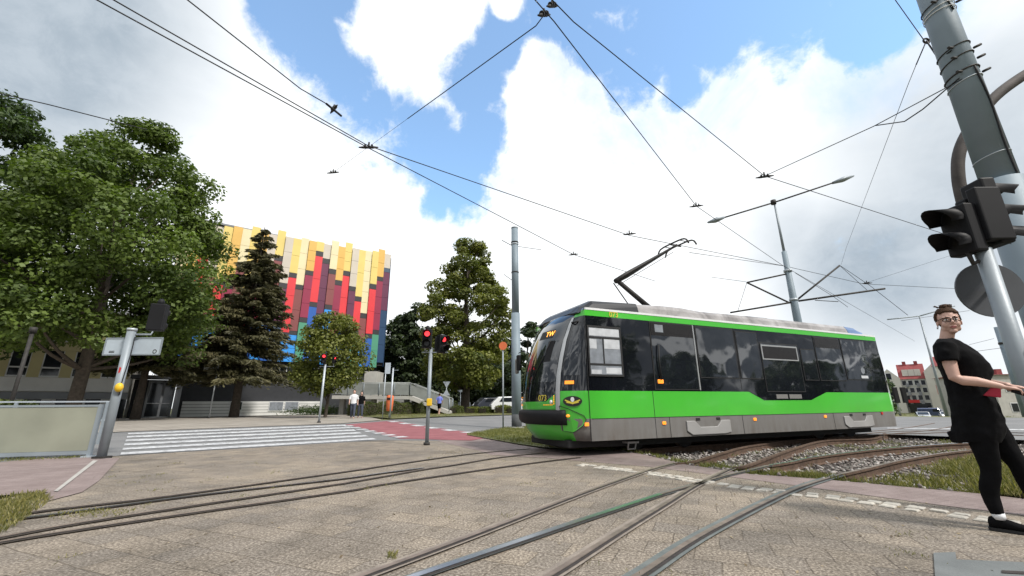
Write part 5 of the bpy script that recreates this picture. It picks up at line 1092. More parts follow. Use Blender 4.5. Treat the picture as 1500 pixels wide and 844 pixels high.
# yield sign back pair and bollards in the park
b_ = P(653, 605.5); b_ = AT(653, 604.4, 41); b_.z = g(b_.x, 41); t = empty('yield_sign', b_, 0, 'two triangular sign backs on one post beyond the hedge', 'sign'); MB().tube([(0, 0, 0), (0, 0, 2.9)], .03, 8).build('pole', 'galv_light', t)
MB().prism([(-.36, -.05, 2.95), (.36, -.05, 2.95), (0, -.05, 2.35)], (0, .02, 0)).build('sign_plate', 'galv_light', t); MB().prism([(-.36, -.05, 1.65), (.36, -.05, 1.65), (0, -.05, 2.25)], (0, .02, 0)).build('sign_plate', 'galv_light', t)
b_ = AT(674, 604.5, 42); b_.z = g(b_.x, 42); t = post('sign_pole', b_, 2.2, .03, 'short post with a small cross arm left of the lime trunk', 'pole', 'galv_light'); MB().box(-.15, .15, -.02, .02, 2.0, 2.2).build('sign_plate', 'galv_light', t)
bo = None
for i in range(17):
    px = 640+i*3.2 if i < 11 else 688+(i-11)*7; b_ = AT(px, 604.5, 44.0); b_.z = g(b_.x, 44)
    if bo is None:
        bo = MB().tube([(0, 0, -.05), (0, 0, 1.0), (0, 0, 1.05)], [.055, .055, .03], 8).build('bollard', 'galv_light'); bo.location = b_; o = bo
    else: o = bo.copy(); col.objects.link(o); o.location = b_
    meta(o, 'one in the row of thin pale bollards along the park path', 'bollard', 'bollards along the park path')

# ------------------------------------------------------------ far lamp and bracket pole behind the tram
def Q22(px, py): return AT(px, py, 22)
foot_ = Vector((15.3, 22, g(15.3, 22))); t = empty('catenary_lamp_pole', foot_, 0, 'grey pole behind the tram with bracket arms and a twin street lamp on top', 'street lamp')
rel = lambda p: Vector(p)-foot_
MB().tube([(0, 0, 0), (0, 0, 5.6), (0, 0, 9.2)], [.22, .19, .13], 14).build('pole', 'pole_blue', t); MB().tube([(0, 0, 9.2), (0, 0, 12.15)], [.07, .05], 10).build('upper_shaft', 'galv', t)
la, lb_ = Q22(1037, 326), Q22(1250, 258); lm_ = Q22(1133, 297)
arm = MB().tube([rel(la), rel(lm_)], .045, 6).tube([rel(lm_), rel(lb_)], .045, 6).tube([rel(lm_)+Vector((0, 0, -.1)), rel(lm_)+Vector((0, 0, .15))], .14, 8).build('lamp_arms', 'iron', t)
for a, b in ((la, la.lerp(lm_, .24)), (lb_, lb_.lerp(lm_, .26))):
    d_ = (b-a); MB().tube([rel(a), rel(a)+d_*.5, rel(b)], [.05, .15, .07], 8, sx=1.6).build('lamp_head', 'galv', t)
for pts, r_ in (([(1154, 401), (1094, 414)], .045), ([(1094, 414), (1157, 444)], .045), ([(1160, 443), (1070, 458)], .05), ([(1094, 414), (1081, 455)], .012), ([(1163, 443), (1230, 389)], .05), ([(1170, 441), (1296, 423)], .055), ([(1230, 389), (1270, 425)], .012), ([(1194, 440), (1228, 442)], .02)):
    MB().tube([rel(Q22(*q)) for q in pts], r_, 6).build('bracket_arm', 'iron', t)
for z in (8.0, 6.35): MB().tube([(0, 0, z), (0, 0, z+.12)], .21, 12).build('clamp_band', 'galv_light', t)
# far twin lamp, seen beside the woman's head
def Q60(px, py): return AT(px, py, 45)
f0 = AT(1386, 604, 45); f0.z = g(f0.x, 45); t = empty('street_lamp', f0, 0, 'distant twin arm street lamp rising behind the head of the woman', 'street lamp'); rel = lambda p: Vector(p)-f0
tp_ = Vector((Q60(1363, 463).x, 45, Q60(1363, 463).z)); MB().tube([(0, 0, 0), rel(Vector((f0.x, 45, tp_.z)))], [.14, .07], 8).build('pole', 'galv', t); tp_.x = f0.x
MB().tube([rel(tp_), rel(tp_)+Vector((-3.6, 0, -.35))], .07, 6).build('lamp_arm', 'galv', t); MB().tube([rel(tp_), rel(tp_)+Vector((4.2, 0, 1.1))], .07, 6).build('lamp_arm', 'galv', t)
f1 = AT(1500, 606, 30); f1 = Vector((AT(1462, 478, 30).x+.0, 30, g(36, 30))); t = empty('catenary_pole', f1, 0, 'green grey pole with clamp bands in the distance behind the woman and the traffic light', 'pole')
MB().tube([(0, 0, 0), (0, 0, AT(1462, 478, 30).z)], [.26, .24], 14).build('shaft', 'pole_blue', t); MB().tube([(0, 0, 5), (0, 0, 5.15)], .28, 12).build('clamp_band', 'iron', t)

# ------------------------------------------------------------ near right pole with traffic signals
PX, PY = 6.45, 4.92; t = empty('catenary_pole', (PX, PY, 0), 0, 'thick blue grey pole at the right edge wrapped with clamps and cables', 'pole')
MB().tube([(0, 0, -.1), (0, 0, 3.80)], [.235, .215], 28).build('lower_shaft', 'pole_blue', t); MB().tube([(0, 0, 3.78), (0, 0, 9)], [.182, .160], 28).build('upper_shaft', 'pole_blue', t)
def pz_at(py):                                # height on the pole axis seen at that row
    best = min((abs((ray_v(PX, PY, z))-py), z) for z in np.linspace(.2, 9, 600)); return best[1]
def ray_v(X, Y, Z):
    d = Z-CAMH; bb = Y*math.cos(PITCH)+d*math.sin(PITCH); vv = -Y*math.sin(PITCH)+d*math.cos(PITCH); x = X/bb*FPX; y = -vv/bb*FPX
    return -x*math.sin(ROLL)*-1*-1 + y*math.cos(ROLL)+422
for py, m_, rr_, tl in ((12, 'iron', .008, .10), (18, 'white_paint', .006, .10), (24, 'white_paint', .006, .05), (78, 'iron', .008, .12), (92, 'iron', .009, .14), (112, 'iron', .012, .10), (124, 'galv_light', .008, .10), (232, 'galv_light', .006, .08)):
    z = pz_at(py); ring = [(.182*math.cos(a), .182*math.sin(a), z+tl*.5*math.cos(a+.6)) for a in [2*math.pi*i/20 for i in range(21)]]
    MB().tube(ring, rr_, 6, False).build('clamp_band', m_, t)
    if m_ == 'iron':
        for sx in (-1, 1): MB().tube([(sx*.15, -.13, z-.04), (sx*.24, -.15, z-.03+.03*sx)], .018, 6).build('clamp_bolt', 'iron', t)
cab = smooth_path([(-.02, -.19, pz_at(112)), (.03, -.185, pz_at(160)), (.0, -.19, pz_at(230)), (.04, -.19, pz_at(330))], 5); MB().tube(cab, .012, 6).build('cable', 'black_rubber', t)
MB().tube([(0.03, -.17, 8.9), (-.03, -.17, pz_at(14)), (.0, -.18, pz_at(30))], .011, 6).build('cable', 'black_rubber', t)
# curved arm of an old signal gantry behind the poles
arc = [AT(x, y, 5.35) for x, y in [(1412, 300), (1404, 262), (1405, 225), (1420, 190), (1448, 152), (1480, 124), (1525, 98), (1600, 75)]]
t = empty('curved_arm', Vector((7.0, 5.35, 0)), 0, 'brown curved pipe arm bending behind the thick pole and signals', 'gantry arm'); o_ = Vector((7.0, 5.35, 0))
MB().tube([q-o_ for q in smooth_path(arc+[Vector((9.2, 5.35, 4.2)), Vector((9.3, 5.35, 0))], 5)], .075, 12).build('pipe', 'rust_arm', t)
# thinner pole carrying the signals
SX, SY = 4.93, 4.10; t = empty('signal_pole', (SX, SY, 0), 0, 'grey signal pole behind the woman with black heads turned left and right', 'traffic light')
so = Vector((SX, SY, 0)); MB().tube([(0, 0, -.05), (0, 0, 2.55)], .070, 16).build('pole', 'galv', t); MB().tube([(0, 0, 0), (0, 0, .1)], .12, 14).build('base_collar', 'iron', t)
S = lambda px, py, Y=SY: AT(px, py, Y)-so
c_ = S(1440, 318); signal_head(t, c_+Vector((0, .06, -.02)), (.05, 1, 0), 2, None, .25, .2, .12)           # seen from behind
MB().box(c_.x-.135, c_.x+.135, -.12, -.02, c_.z-.30, c_.z+.30).build('back_board', 'black_plastic', t, bevel=.015)
c_ = S(1410, 338); signal_head(t, c_+Vector((.05, .05, .02)), (-1, -.12, 0), 2, None, .27, .32, .14)
c_ = S(1440, 312); signal_head(t, c_+Vector((.06, .02, .0)), (1, -.1, 0), 3, None, .25, .30, .14)
MB().tube([(0, 0, 2.5), (0, .0, 2.62)], .05, 10).tube([(0, 0, 2.45), (-.12, .02, 2.40), (-.14, .02, 2.52)], .022, 8).build('bracket', 'iron', t)
c_ = S(1451, 424, SY+.22); f_ = Vector((.25, 1, 0)).normalized(); a = lens_ring(c_, f_, .30, 36)
MB().add(a+[q+f_*.02 for q in a], [list(range(36)), list(range(36, 72))[::-1]]+[(i, (i+1) % 36, 36+(i+1) % 36, 36+i) for i in range(36)]).build('sign_back', 'sign_back_dark', t); MB().tube([(0, 0, c_.z), (c_.x, c_.y, c_.z)], .02, 6).build('sign_bracket', 'galv', t)
c_ = S(1503, 522); MB().box(c_.x-.06, c_.x+.07, -.14, -.06, c_.z-.07, c_.z+.02).build('push_button_box', 'yellow_box', t, bevel=.015); MB().box(c_.x-.06, c_.x+.07, -.142, -.06, c_.z+.025, c_.z+.09).build('push_button_hood', 'red_paint', t, bevel=.015)

# ------------------------------------------------------------ overhead wires
WI = []
def wire(px, zs, label, r_=.011, sag=0, name='overhead_wire', n=10):
    pts = [ATZ(x, y, z) for (x, y), z in zip(px, zs)] if not isinstance(px[0], Vector) else px
    out = []
    for i in range(len(pts)-1):
        for j in range(n): f = j/n; q = pts[i].lerp(pts[i+1], f); q.z -= sag*4*f*(1-f); out.append(q)
    out.append(pts[-1]); o0 = pts[0].copy(); rr_ = [r_*.88]*len(out)
    o = MB().tube(out, rr_, 6).build(name, 'wire', None, o0, label, 'wire'); return pts
def insul(p, d, label, s_=1.0):
    s_ *= .82; p = Vector(p); d = Vector(d).normalized(); mb = MB(); t = empty('wire_clamp', p, 0, label, 'insulator')
    MB().tube([-d*.20*s_, -d*.1*s_, d*.1*s_, d*.20*s_], [.012*s_, .028*s_, .028*s_, .012*s_], 8).build('clamp_bar', 'iron', t)
    MB().tube([Vector((0, 0, -.02))*s_, Vector((0, 0, .12))*s_], .02*s_, 6).build('hanger', 'iron', t)
    for q in (-.07, .0, .07): MB().tube([d*(q-.012)*s_+Vector((0, 0, .02)), d*(q+.012)*s_+Vector((0, 0, .02))], .048*s_, 10).build('insulator_disc', 'black_rubber', t)
Z = 5.6
wire([(120, -12), (540, 217), (748, 325), (840, 373), (960, 412)], [5.6, 5.6, 5.6, 5.6, 5.6], 'lower of the twin wires from the top left, going on down to the tram', .010)
wire([(142, -14), (538, 213), (922, 345), (1150, 390)], [5.7, 5.65, 5.65, 5.7], 'upper of the twin wires from the top left, passing over the pantograph', .010)
wire([(262, -10), (440, 130), (478, 152)], [5.9, 5.9, 5.9], 'single wire from the top edge ending at the clamp above the hall', .010)
wire([(478, 152), (500, 170)], [5.9, 5.95], 'short insulated end of the wire above the hall', .022)
wire([(-40, 128), (70, 153), (215, 190)], [8.2, 8.2, 8.2], 'lone wire at far left disappearing behind the big maple', .014)
wire([(488, 253), (597, 174)], [6.0, 6.1], 'hair thin end of the span wire over the white cloud', .0035)
wire([(597, 174), (785, 38), (800, 18)], [6.1, 6.1, 6.1], 'span wire slanting up from the blue gap to the top clamp', .009)
wire([(775, -10), (812, 32), (1020, 302), (1145, 388), (1340, 500)], [5.7, 5.7, 5.7, 5.8, 5.8], 'contact wire from the top clamp slanting down right to the lamp pole', .009)
wire([(805, -4), (840, 32), (1120, 258), (1390, 345), (1520, 372)], [5.75, 5.75, 5.75, 5.75, 5.75], 'contact wire from the top clamp toward the right edge', .009)
ppole = Vector((PX-.15, PY-.1, 0))
pw = ppole.copy(); pw.z = pz_at(124)
wire([ATZ(1120, 258, 5.85), AT(1280, 185, 5.9), pw], None, 'upper taut span wire from the right clamp to the thick pole', .008)
wire([AT(1283, 184, 5.9), AT(1325, 178, 5.4), AT(1352, 160, 5.2), pw+Vector((-.02, 0, .03))], None, 'slack black cable hanging under the span wire near the thick pole', .010)
wire([AT(1290, -30, 5.3), AT(1352, 57, 5.2)], None, 'wire from the top edge to the ring beside the thick pole', .007)
wire([AT(1357, 60, 5.2), AT(1376, 88, 5.0), Vector((PX-.17, PY-.12, pz_at(84)))], None, 'short tie from the ring to the thick pole clamp', .012)
wire([AT(1357, 60, 5.2), AT(1342, 95, 5.2)], None, 'short hanging tail below the ring beside the thick pole', .009)
wire([AT(1342, 95, 5.2), AT(1331, 122, 6.2), AT(1240, 362, 18), AT(1232, 388, 22)], None, 'thin pale wire dropping from the sky to the right bracket end', .006)
wire([AT(1232, 390, 22), AT(1275, 419, 22), AT(1330, 462, 22)], None, 'wire sagging right of the bracket arms', .014)
wire([AT(1150, 390, 22), AT(1265, 416, 24), AT(1420, 424, 26), AT(1530, 426, 26)], None, 'long wire running right from the lamp pole past the sign', .014)
wire([AT(1165, 400, 22), AT(1220, 434, 22), AT(1242, 450, 22)], None, 'short wire below the right bracket arm', .013)
wire([AT(1270, 414, 24), AT(1400, 372, 24)], None, 'thin wire rising right behind the signals', .009)
wire([AT(1010, 370, 14), AT(1080, 380, 18), AT(1150, 390, 22)], None, 'wire from the pantograph to the lamp pole', .012)
wire([AT(735, 352, 19.9), AT(752, 361, 19.9)], None, 'short stub with insulator left of the tall grey pole', .02); wire([AT(758, 361, 19.9), AT(793, 366, 19.9)], None, 'short stub right of the tall grey pole', .014)
wire([AT(738, 402, 19.9), AT(752, 412, 19.9)], None, 'second short stub left of the tall grey pole', .016)
wire([AT(1042, 406, 22), AT(1093, 413, 22)], None, 'short wire left of the left bracket end', .013)
wire([AT(1320, 470, 40), AT(1420, 455, 40)], None, 'distant wire crossing behind the head of the woman', .02)
wire([AT(1428, 515, 30), AT(1480, 508, 30)], None, 'distant wire tied to the far green grey pole', .018)
wire([AT(1420, 505, 40), AT(1456, 496, 40)], None, 'upper distant wire between woman and far pole', .018)
insul(ATZ(540, 216, 5.72), (.9, .45, .3), 'dark clamp on the twin wires above the hall', 1.1); insul(ATZ(489, 160, 6.0), (.7, -.7, 0), 'long clamp at the end of the single wire above the hall', .9)
insul(ATZ(488, 253, 5.9), (.8, .5, .4), 'small loose hanging clamp in the white cloud above the hall', .8); insul(ATZ(797, 22, 5.9), (.5, .5, .6), 'big insulated clamp at the top edge, lower of the pair', 1.0); insul(ATZ(809, 9, 5.9), (.5, .5, .6), 'big insulated clamp at the top edge, upper of the pair', .9)
insul(ATZ(1020, 302, 5.8), (1, -.3, 0), 'small clamp on the wire above the tram roof middle', 1.0); insul(ATZ(1120, 259, 5.85), (1, -.3, 0), 'clamp where the span wire meets the right contact wire', 1.1)
insul(ATZ(922, 343, 5.75), (1, -.3, 0), 'clamp above the pantograph knee', 1.1); insul(ATZ(840, 373, 5.7), (1, -.3, 0), 'clamp on the wire between grey pole and pantograph', 1.0); insul(AT(1270, 415, 24), (1, -.3, 0), 'clamp on the long wire right of the bracket arms', 1.6)
t = MB().tube([AT(1357, 60, 5.2)+Vector((.045*math.cos(a), 0, .045*math.sin(a))) for a in [i*math.pi/6 for i in range(13)]], .014, 6).build('wire_ring', 'iron', None, AT(1357, 60, 5.2), 'black iron ring joining ties beside the thick pole', 'wire ring')

# ------------------------------------------------------------ town houses at far right
def house(X0, Y0, rz, W, D_, H_, roofh, label, wallm, rows, cols, gable=False, z0=None, balc=()):
    z = g(X0, Y0) if z0 is None else z0; t = empty('town_house', (X0, Y0, z), rz, label, 'building')
    MB().box(0, W, 0, D_, -1, H_).build('wall', wallm, t)
    rf = MB().prism([(-.3, -.4, H_), (-.3, D_+.4, H_), (-.3, D_/2, H_+roofh)], (W+.6, 0, 0)) if not gable else MB().prism([(-.4, -.3, H_), (W+.4, -.3, H_), (W/2, -.3, H_+roofh)], (0, D_+.6, 0))
    rf = rf.build('roof', 'roof_tile', t)
    for q in (.22, .7): MB().box(W*q, W*q+.9, D_*.45, D_*.45+.7, H_+roofh*.6, H_+roofh+.9).build('chimney', 'roof_tile', rf)
    for r_ in range(rows):
        for c_ in range(cols):
            x = W*(c_+.5)/cols; zz = 1.0+(H_-1.2)*(r_)/rows+.6; f = MB().box(x-.6, x+.6, -.05, .02, zz-.1, zz+1.5).build('window', 'window_frame', t); MB().box(x-.48, x+.48, -.07, -.052, zz, zz+1.38).build('window_pane', 'dark_glass', f)
    return t
def AD(px, py, D): r_ = ray(px, py); h_ = math.hypot(r_.x, r_.y); return Vector((r_.x/h_*D, r_.y/h_*D, CAMH+r_.z/h_*D))
def facing(p0, p1, D):                       # footing of a facade that squarely faces the junction
    a, b_ = AD(p0, 604, D), AD(p1, 604, D); d_ = b_-a; return Vector((a.x, a.y, g(a.x, a.y))), math.atan2(d_.y, d_.x), math.hypot(d_.x, d_.y)
DH = 185; o_, rz_, Wm = facing(1331, 1369, DH); hE, hR = AD(1315, 556, DH).z-o_.z, AD(1320, 533, DH).z-o_.z
hs = house(o_.x, o_.y, rz_, Wm, 9, hE, hR-hE, 'white four storey town house with red roof and balconies behind the tram tail', 'wall_stain', 4, 4)
for fl in range(1, 4):
    for x in (1.0, Wm/2+.6): MB().box(x, x+Wm/2-2.2, -1.3, -.08, fl*hE/4+.1, fl*hE/4+1.2).build('balcony', 'grey_wall', hs)
for x0, x1, hp_ in ((-5.2, -.02, hR-1.5), (Wm+.02, Wm+6.0, hR+.3)):
    w_ = x1-x0
    MB().prism([(x0, -1.0, -1), (x1, -1.0, -1), (x1, -1.0, hp_-3), (x0+w_/2, -1.0, hp_), (x0, -1.0, hp_-3)], (0, 5.0, 0)).build('gable_bay', 'wall_plaster', hs)
    for fl in range(4): f = MB().box(x0+w_*.35, x0+w_*.65, -1.06, -1.0, 1.6+hp_*.21*fl, 3.8+hp_*.21*fl).build('window', 'window_frame', hs); MB().box(x0+w_*.38, x0+w_*.62, -1.08, -1.062, 1.75+hp_*.21*fl, 3.6+hp_*.21*fl).build('window_pane', 'dark_glass', f)
for q in (.25, .5, .75): MB().box(Wm*q-.7, Wm*q+.7, .4, 3.0, hE+1.0, hE+3.0).build('dormer', 'wall_plaster', hs)
MB().box(.5, Wm*.8, -1.2, -.07, .2, 3.0).build('shop_front', 'dark_glass', hs); MB().box(.5, Wm*.55, -1.6, -1.21, 3.0, 3.9).build('shop_awning', 'red_paint', hs)
DB = 170; o_, rz_, Wm = facing(1386, 1432, DB); hB = AD(1363, 537, DB).z-o_.z
hb = empty('gable_house', o_, rz_, 'blank pale gable wall with red lettering just left of the woman', 'building')
MB().box(0, Wm, 0, 10, -1, hB).build('wall', 'wall_plaster', hb); MB().prism([(-.4, -.4, hB), (-.4, 10.4, hB), (-.4, 5, hB+3.0)], (Wm+.8, 0, 0)).build('roof', 'roof_tile', hb)
vs_, fs_ = text_faces('BAR', 3.6); MB().add([Matrix.Translation((Wm*.42, -.03, hB*.50)) @ Matrix(((1, 0, 0, 0), (0, 0, -1, 0), (0, 1, 0, 0), (0, 0, 0, 1))) @ v_ for v_ in vs_], fs_).build('wall_lettering', 'red_paint', hb)
hz = AT(1468, 604, 75); house(hz.x, 75, R(-8), 26, 12, AT(1450, 549, 75).z-g(hz.x, 75), 0.4, 'low beige building behind the hands of the woman', 'concrete_light', 2, 6)
# cars
def car(base, rz, paint, label, group=None, scale=1, van=False, lights=False):
    t = empty('parked_car' if not van else 'parked_van', base, rz, label, 'car' if not van else 'van', group); s_ = scale
    prof = [(-2.1, .35), (-2.15, .75), (-1.95, 1.0), (-1.45, 1.45), (.35, 1.48), (1.15, 1.0), (2.0, .85), (2.15, .6), (2.1, .32)] if not van else [(-2.4, .4), (-2.45, 1.2), (-2.35, 2.1), (1.2, 2.15), (1.9, 1.3), (2.4, 1.1), (2.45, .6), (2.4, .4)]
    def section(y, k_): return [(x*k_ if abs(x) > 1.9 else x, y, z if z < 1.05 else 1.05+(z-1.05)*(1 if abs(y) < .75 else .82)) for x, z in prof]
    mb = MB(); secs = [section(-.85, .96), section(-.8, 1), section(-.6, 1), section(.6, 1), section(.8, 1), section(.85, .96)]; mb.loft(secs, True, False); mb.build('body', paint, t, bevel=.06)
    for sy in (-.86, .86):
        wx = [(-1.4, 1.02), (-1.15, 1.36), (.2, 1.38), (.85, 1.02)] if not van else [(.3, 1.3), (.3, 1.9), (1.1, 1.9), (1.6, 1.3)]
        MB().prism([(x, sy, z) for x, z in wx], (0, .012*(1 if sy > 0 else -1), 0)).build('side_window', 'dark_glass', t)
        for wx_ in (-1.3, 1.35):
            w = MB().tube([(wx_, sy-.08, .32), (wx_, sy+.03*(1 if sy > 0 else -1)+.0, .32)], .32, 16).build('wheel', 'black_rubber', t); MB().tube([(wx_, sy+.0, .32), (wx_, sy+.05*(1 if sy > 0 else -1), .32)], .19, 12).build('rim', 'galv', w)
    ws = [(.42, 1.42), (1.12, 1.03)] if not van else [(1.25, 2.05), (1.85, 1.35)]
    MB().add([(ws[0][0]+.03, -.66, ws[0][1]), (ws[0][0]+.03, .66, ws[0][1]), (ws[1][0]+.05, .74, ws[1][1]+.02), (ws[1][0]+.05, -.74, ws[1][1]+.02)], [(0, 1, 2, 3)]).build('windscreen', 'dark_glass', t)
    for sy in (-.6, .6): MB().box(2.08, 2.17, sy-.15, sy+.15, .62, .76).build('headlight', 'headlight' if lights else 'tram_white', t, bevel=.02)
    t.scale = (s_, s_, s_); return t
p_ = AT(1351, 604.5, 78); p_.z = g(p_.x, 78); car(p_, R(-128), 'car_silver', 'silver car with lit headlights driving toward the camera at far right', lights=True, scale=1.0)
p_ = AT(1384, 604, 95); p_.z = g(p_.x, 95); car(p_, R(-128), 'car_white', 'small white car just left of the hip of the woman', lights=True)
p_ = AT(1366, 603, 100); p_.z = g(p_.x, 100); car(p_, R(-60), 'car_blue', 'dark blue van parked in front of the red roofed house', van=True, scale=1.0)
p_ = Vector((.05, 39.5, g(0, 39.5))); car(p_, R(8), 'car_white', 'white car half hidden behind the tall grey pole', scale=1.0)
p_ = Vector((-1.7, 43.0, g(-1, 43))); car(p_, R(20), 'car_dark', 'dark parked car left of the tall grey pole')
# pair of dark signal heads on a post before the house
p_ = AT(1320, 612, 40); p_.z = g(p_.x, 40); t = post('signal_pole', p_, 2.2, .07, 'small distant signal pole with two black heads beside the tram tail', 'traffic light', 'galv_light')
for dx_ in (-.0, .75): MB().box(dx_-.25, dx_+.15, -.2, .0, 1.1, 2.5).build('signal_box', 'black_plastic', t, bevel=.03)
p_ = AT(1386, 604, 60); p_.z = g(p_.x, 60); post('street_pole', p_, 7, .12, 'plain dark pole in front of the blank gable wall', 'pole', 'pole_blue')
#PART3
# ------------------------------------------------------------ people
def fuse(mb, voxel, name, material, parent, M=None, smooth_it=2):      # weld overlapping forms into one continuous surface
    me = bpy.data.meshes.new('tmp_form'); me.from_pydata([tuple(q) for q in mb.v], [], mb.f)
    o = bpy.data.objects.new('tmp_form', me); col.objects.link(o)
    r_ = o.modifiers.new('r', 'REMESH'); r_.mode = 'VOXEL'; r_.voxel_size = voxel
    s_ = o.modifiers.new('s', 'SMOOTH'); s_.factor = .5; s_.iterations = smooth_it
    dg = bpy.context.evaluated_depsgraph_get(); out = bpy.data.meshes.new_from_object(o.evaluated_get(dg))
    bpy.data.objects.remove(o); bpy.data.meshes.remove(me); out.name = name
    out.materials.clear(); out.materials.append(MATS[material]); out.polygons.foreach_set('use_smooth', [True]*len(out.polygons))
    ob = bpy.data.objects.new(name, out); col.objects.link(ob); ob.parent = parent; return ob
def ring(cx, cy, z, rx, ry, n=22): return [(cx+rx*math.cos(2*math.pi*i/n), cy+ry*math.sin(2*math.pi*i/n), z) for i in range(n)]
wo_ = Vector((4.05, 3.83, .004)); W = empty('person', wo_, math.atan2(-.72, .69), 'person in black short sleeved tunic and leggings with glasses, standing at the right edge', 'person')
HF = Vector((.22, -.975, 0)).normalized(); HS = Vector((-HF.y, HF.x, 0)); HC = Vector((.012, 0, 0))
def hp(F, S_, z): return HC+HF*F+HS*S_+Vector((0, 0, z))
def hball(mb, F, S_, z, rF, rS, rz, n=16, m_=12):
    vs = []; rings_ = [[hp(F+rF*math.sin(a)*math.cos(t), S_+rS*math.sin(a)*math.sin(t), z-rz*math.cos(a)) for t in [2*math.pi*j/n for j in range(n)]] for a in [math.pi*(i+.02)/(m_+.04) for i in range(m_+1)]]
    mb.loft(rings_, True, True)
b = MB()
hball(b, -.012, 0, 1.762, .094, .076, .090); hball(b, .018, 0, 1.690, .066, .060, .078); hball(b, .056, 0, 1.634, .026, .028, .022)
for s_ in (-1, 1): hball(b, .046, s_*.034, 1.697, .036, .030, .036, 10, 8); hball(b, .070, s_*.030, 1.758, .020, .028, .010, 8, 6); hball(b, -.005, s_*.080, 1.715, .018, .008, .030, 8, 6); hball(b, .012, s_*.048, 1.660, .040, .018, .026, 8, 6)
b.tube([hp(.080, 0, 1.752), hp(.098, 0, 1.722), hp(.106, 0, 1.705)], [.008, .011, .015], 8); hball(b, .090, 0, 1.700, .014, .020, .009, 8, 6)
hball(b, .080, 0, 1.672, .012, .024, .010, 8, 6)
b.tube([(-.055, 0, 1.50), (-.035, 0, 1.57), (0, 0, 1.68)], [.066, .050, .049], 14)
b.loft([ring(.0, 0, z, rx, ry) for z, rx, ry in ((.84, .12, .15), (.95, .13, .16), (1.1, .11, .13), (1.3, .12, .14), (1.42, .10, .16), (1.50, .06, .11))])
for pts, rr_ in (([(-.05, -.14, 1.505), (-.055, -.19, 1.47), (-.06, -.215, 1.33), (-.055, -.235, 1.215), (-.01, -.232, 1.188), (.07, -.21, 1.175), (.175, -.17, 1.142), (.205, -.16, 1.128)], [.05, .054, .048, .042, .042, .040, .026, .026]),
                 ([(.0, .14, 1.475), (-.0, .19, 1.44), (.0, .22, 1.32), (.02, .225, 1.21), (.06, .21, 1.195), (.12, .15, 1.18), (.22, .03, 1.15), (.25, .0, 1.14)], [.05, .052, .046, .040, .040, .037, .026, .026])):
    b.tube(pts, rr_, 12)
# near hand: palm, four fingers closing over the dark handle, thumb along it
def hand(b, w, d, side, curl=1.0):
    w, d = Vector(w), Vector(d).normalized(); s_ = Vector(side).normalized(); dn = d.cross(s_).normalized()
    if dn.z > 0: dn = -dn
    for k_ in (-.022, -.008, .008, .022): b.tube([w+s_*k_*.7, w+d*.045+s_*k_, w+d*.075+s_*k_], [.014, .014, .011], 8)
    for k_, L_ in ((-.029, .060), (-.0095, .070), (.0100, .066), (.029, .052)):
        a = w+d*.072+s_*k_; p1 = a+d*L_*.42+dn*.004; p2 = p1+d*L_*.22*1.0+dn*L_*.34*curl; p3 = p2-d*L_*.10*curl+dn*L_*.28*curl; b.tube([a-d*.01, p1, p2, p3], [.0092, .0088, .0078, .0062], 7)
    a = w+d*.022-s_*.026; b.tube([a, a+d*.022-s_*.016+dn*.012, a+d*.044-s_*.010+dn*.024, a+d*.060+dn*.030], [.012, .0105, .009, .007], 7)
hand(b, (.205, -.158, 1.128), (.94, .22, -.26), (.2, -1, 0)); hand(b, (.25, 0, 1.14), (.93, -.30, -.25), (.3, 1, 0))
for pts, rr_ in (([(0, -.085, .92), (.0, -.09, .70), (-.005, -.09, .46), (-.045, -.09, .30), (-.035, -.09, .12), (-.03, -.09, .05)], [.095, .078, .050, .048, .032, .034]), ([(.03, .085, .92), (.10, .09, .70), (.165, .09, .50), (.20, .09, .30), (.262, .09, .12), (.27, .09, .05)], [.095, .078, .050, .048, .032, .034])): b.tube(pts, rr_, 12)
fuse(b, .0062, 'body', 'skin', W, smooth_it=2)
# tunic
b = MB(); TZ = [(.675, -.175, .11, .185), (.76, -.170, .150, .20), (.87, -.152, .172, .205), (.98, -.142, .162, .19), (1.07, -.135, .155, .175), (1.17, -.13, .155, .17), (1.26, -.135, .182, .178), (1.33, -.142, .192, .182), (1.40, -.146, .160, .188), (1.46, -.145, .115, .195), (1.51, -.138, .075, .185), (1.545, -.120, .045, .150), (1.575, -.100, .020, .090)]
b.loft([ring((f0+f1)/2, 0, z, (f1-f0)/2, ry, 28) for z, f0, f1, ry in TZ])
b.tube([(-.045, -.08, 1.50), (-.05, -.14, 1.495), (-.055, -.185, 1.475), (-.06, -.212, 1.42), (-.062, -.225, 1.355)], [.06, .075, .080, .076, .070], 16); b.tube([(-.02, .08, 1.50), (-.02, .15, 1.49), (-.01, .19, 1.46), (.0, .225, 1.36)], [.06, .075, .078, .068], 16)
b.tube([(-.15, -.03, .75), (-.155, -.04, .66)], [.055, .04], 10)
tu = fuse(b, .009, 'tunic', 'black_cloth', W, smooth_it=3)
fold = bpy.data.textures.new('folds', 'CLOUDS'); fold.noise_scale = .11; fold.noise_depth = 1
def wrinkle(o, s_):
    d_ = o.modifiers.new('folds', 'DISPLACE'); d_.texture = fold; d_.strength = s_; d_.mid_level = .5
wrinkle(tu, .028)
b = MB()
for pts, rr_ in (([(0, -.085, .90), (.0, -.09, .70), (-.003, -.09, .46), (-.045, -.09, .30), (-.035, -.09, .125)], [.112, .094, .061, .059, .040]), ([(.04, .085, .90), (.10, .09, .70), (.165, .09, .50), (.20, .09, .30), (.262, .09, .125)], [.112, .094, .063, .059, .040])): b.tube(smooth_path(pts, 4), np.interp(np.linspace(0, 4, 17), range(5), rr_).tolist(), 16)
b.loft([ring(.01, 0, z, rx, ry) for z, rx, ry in ((.80, .10, .14), (.9, .13, .17), (1.0, .12, .16))])
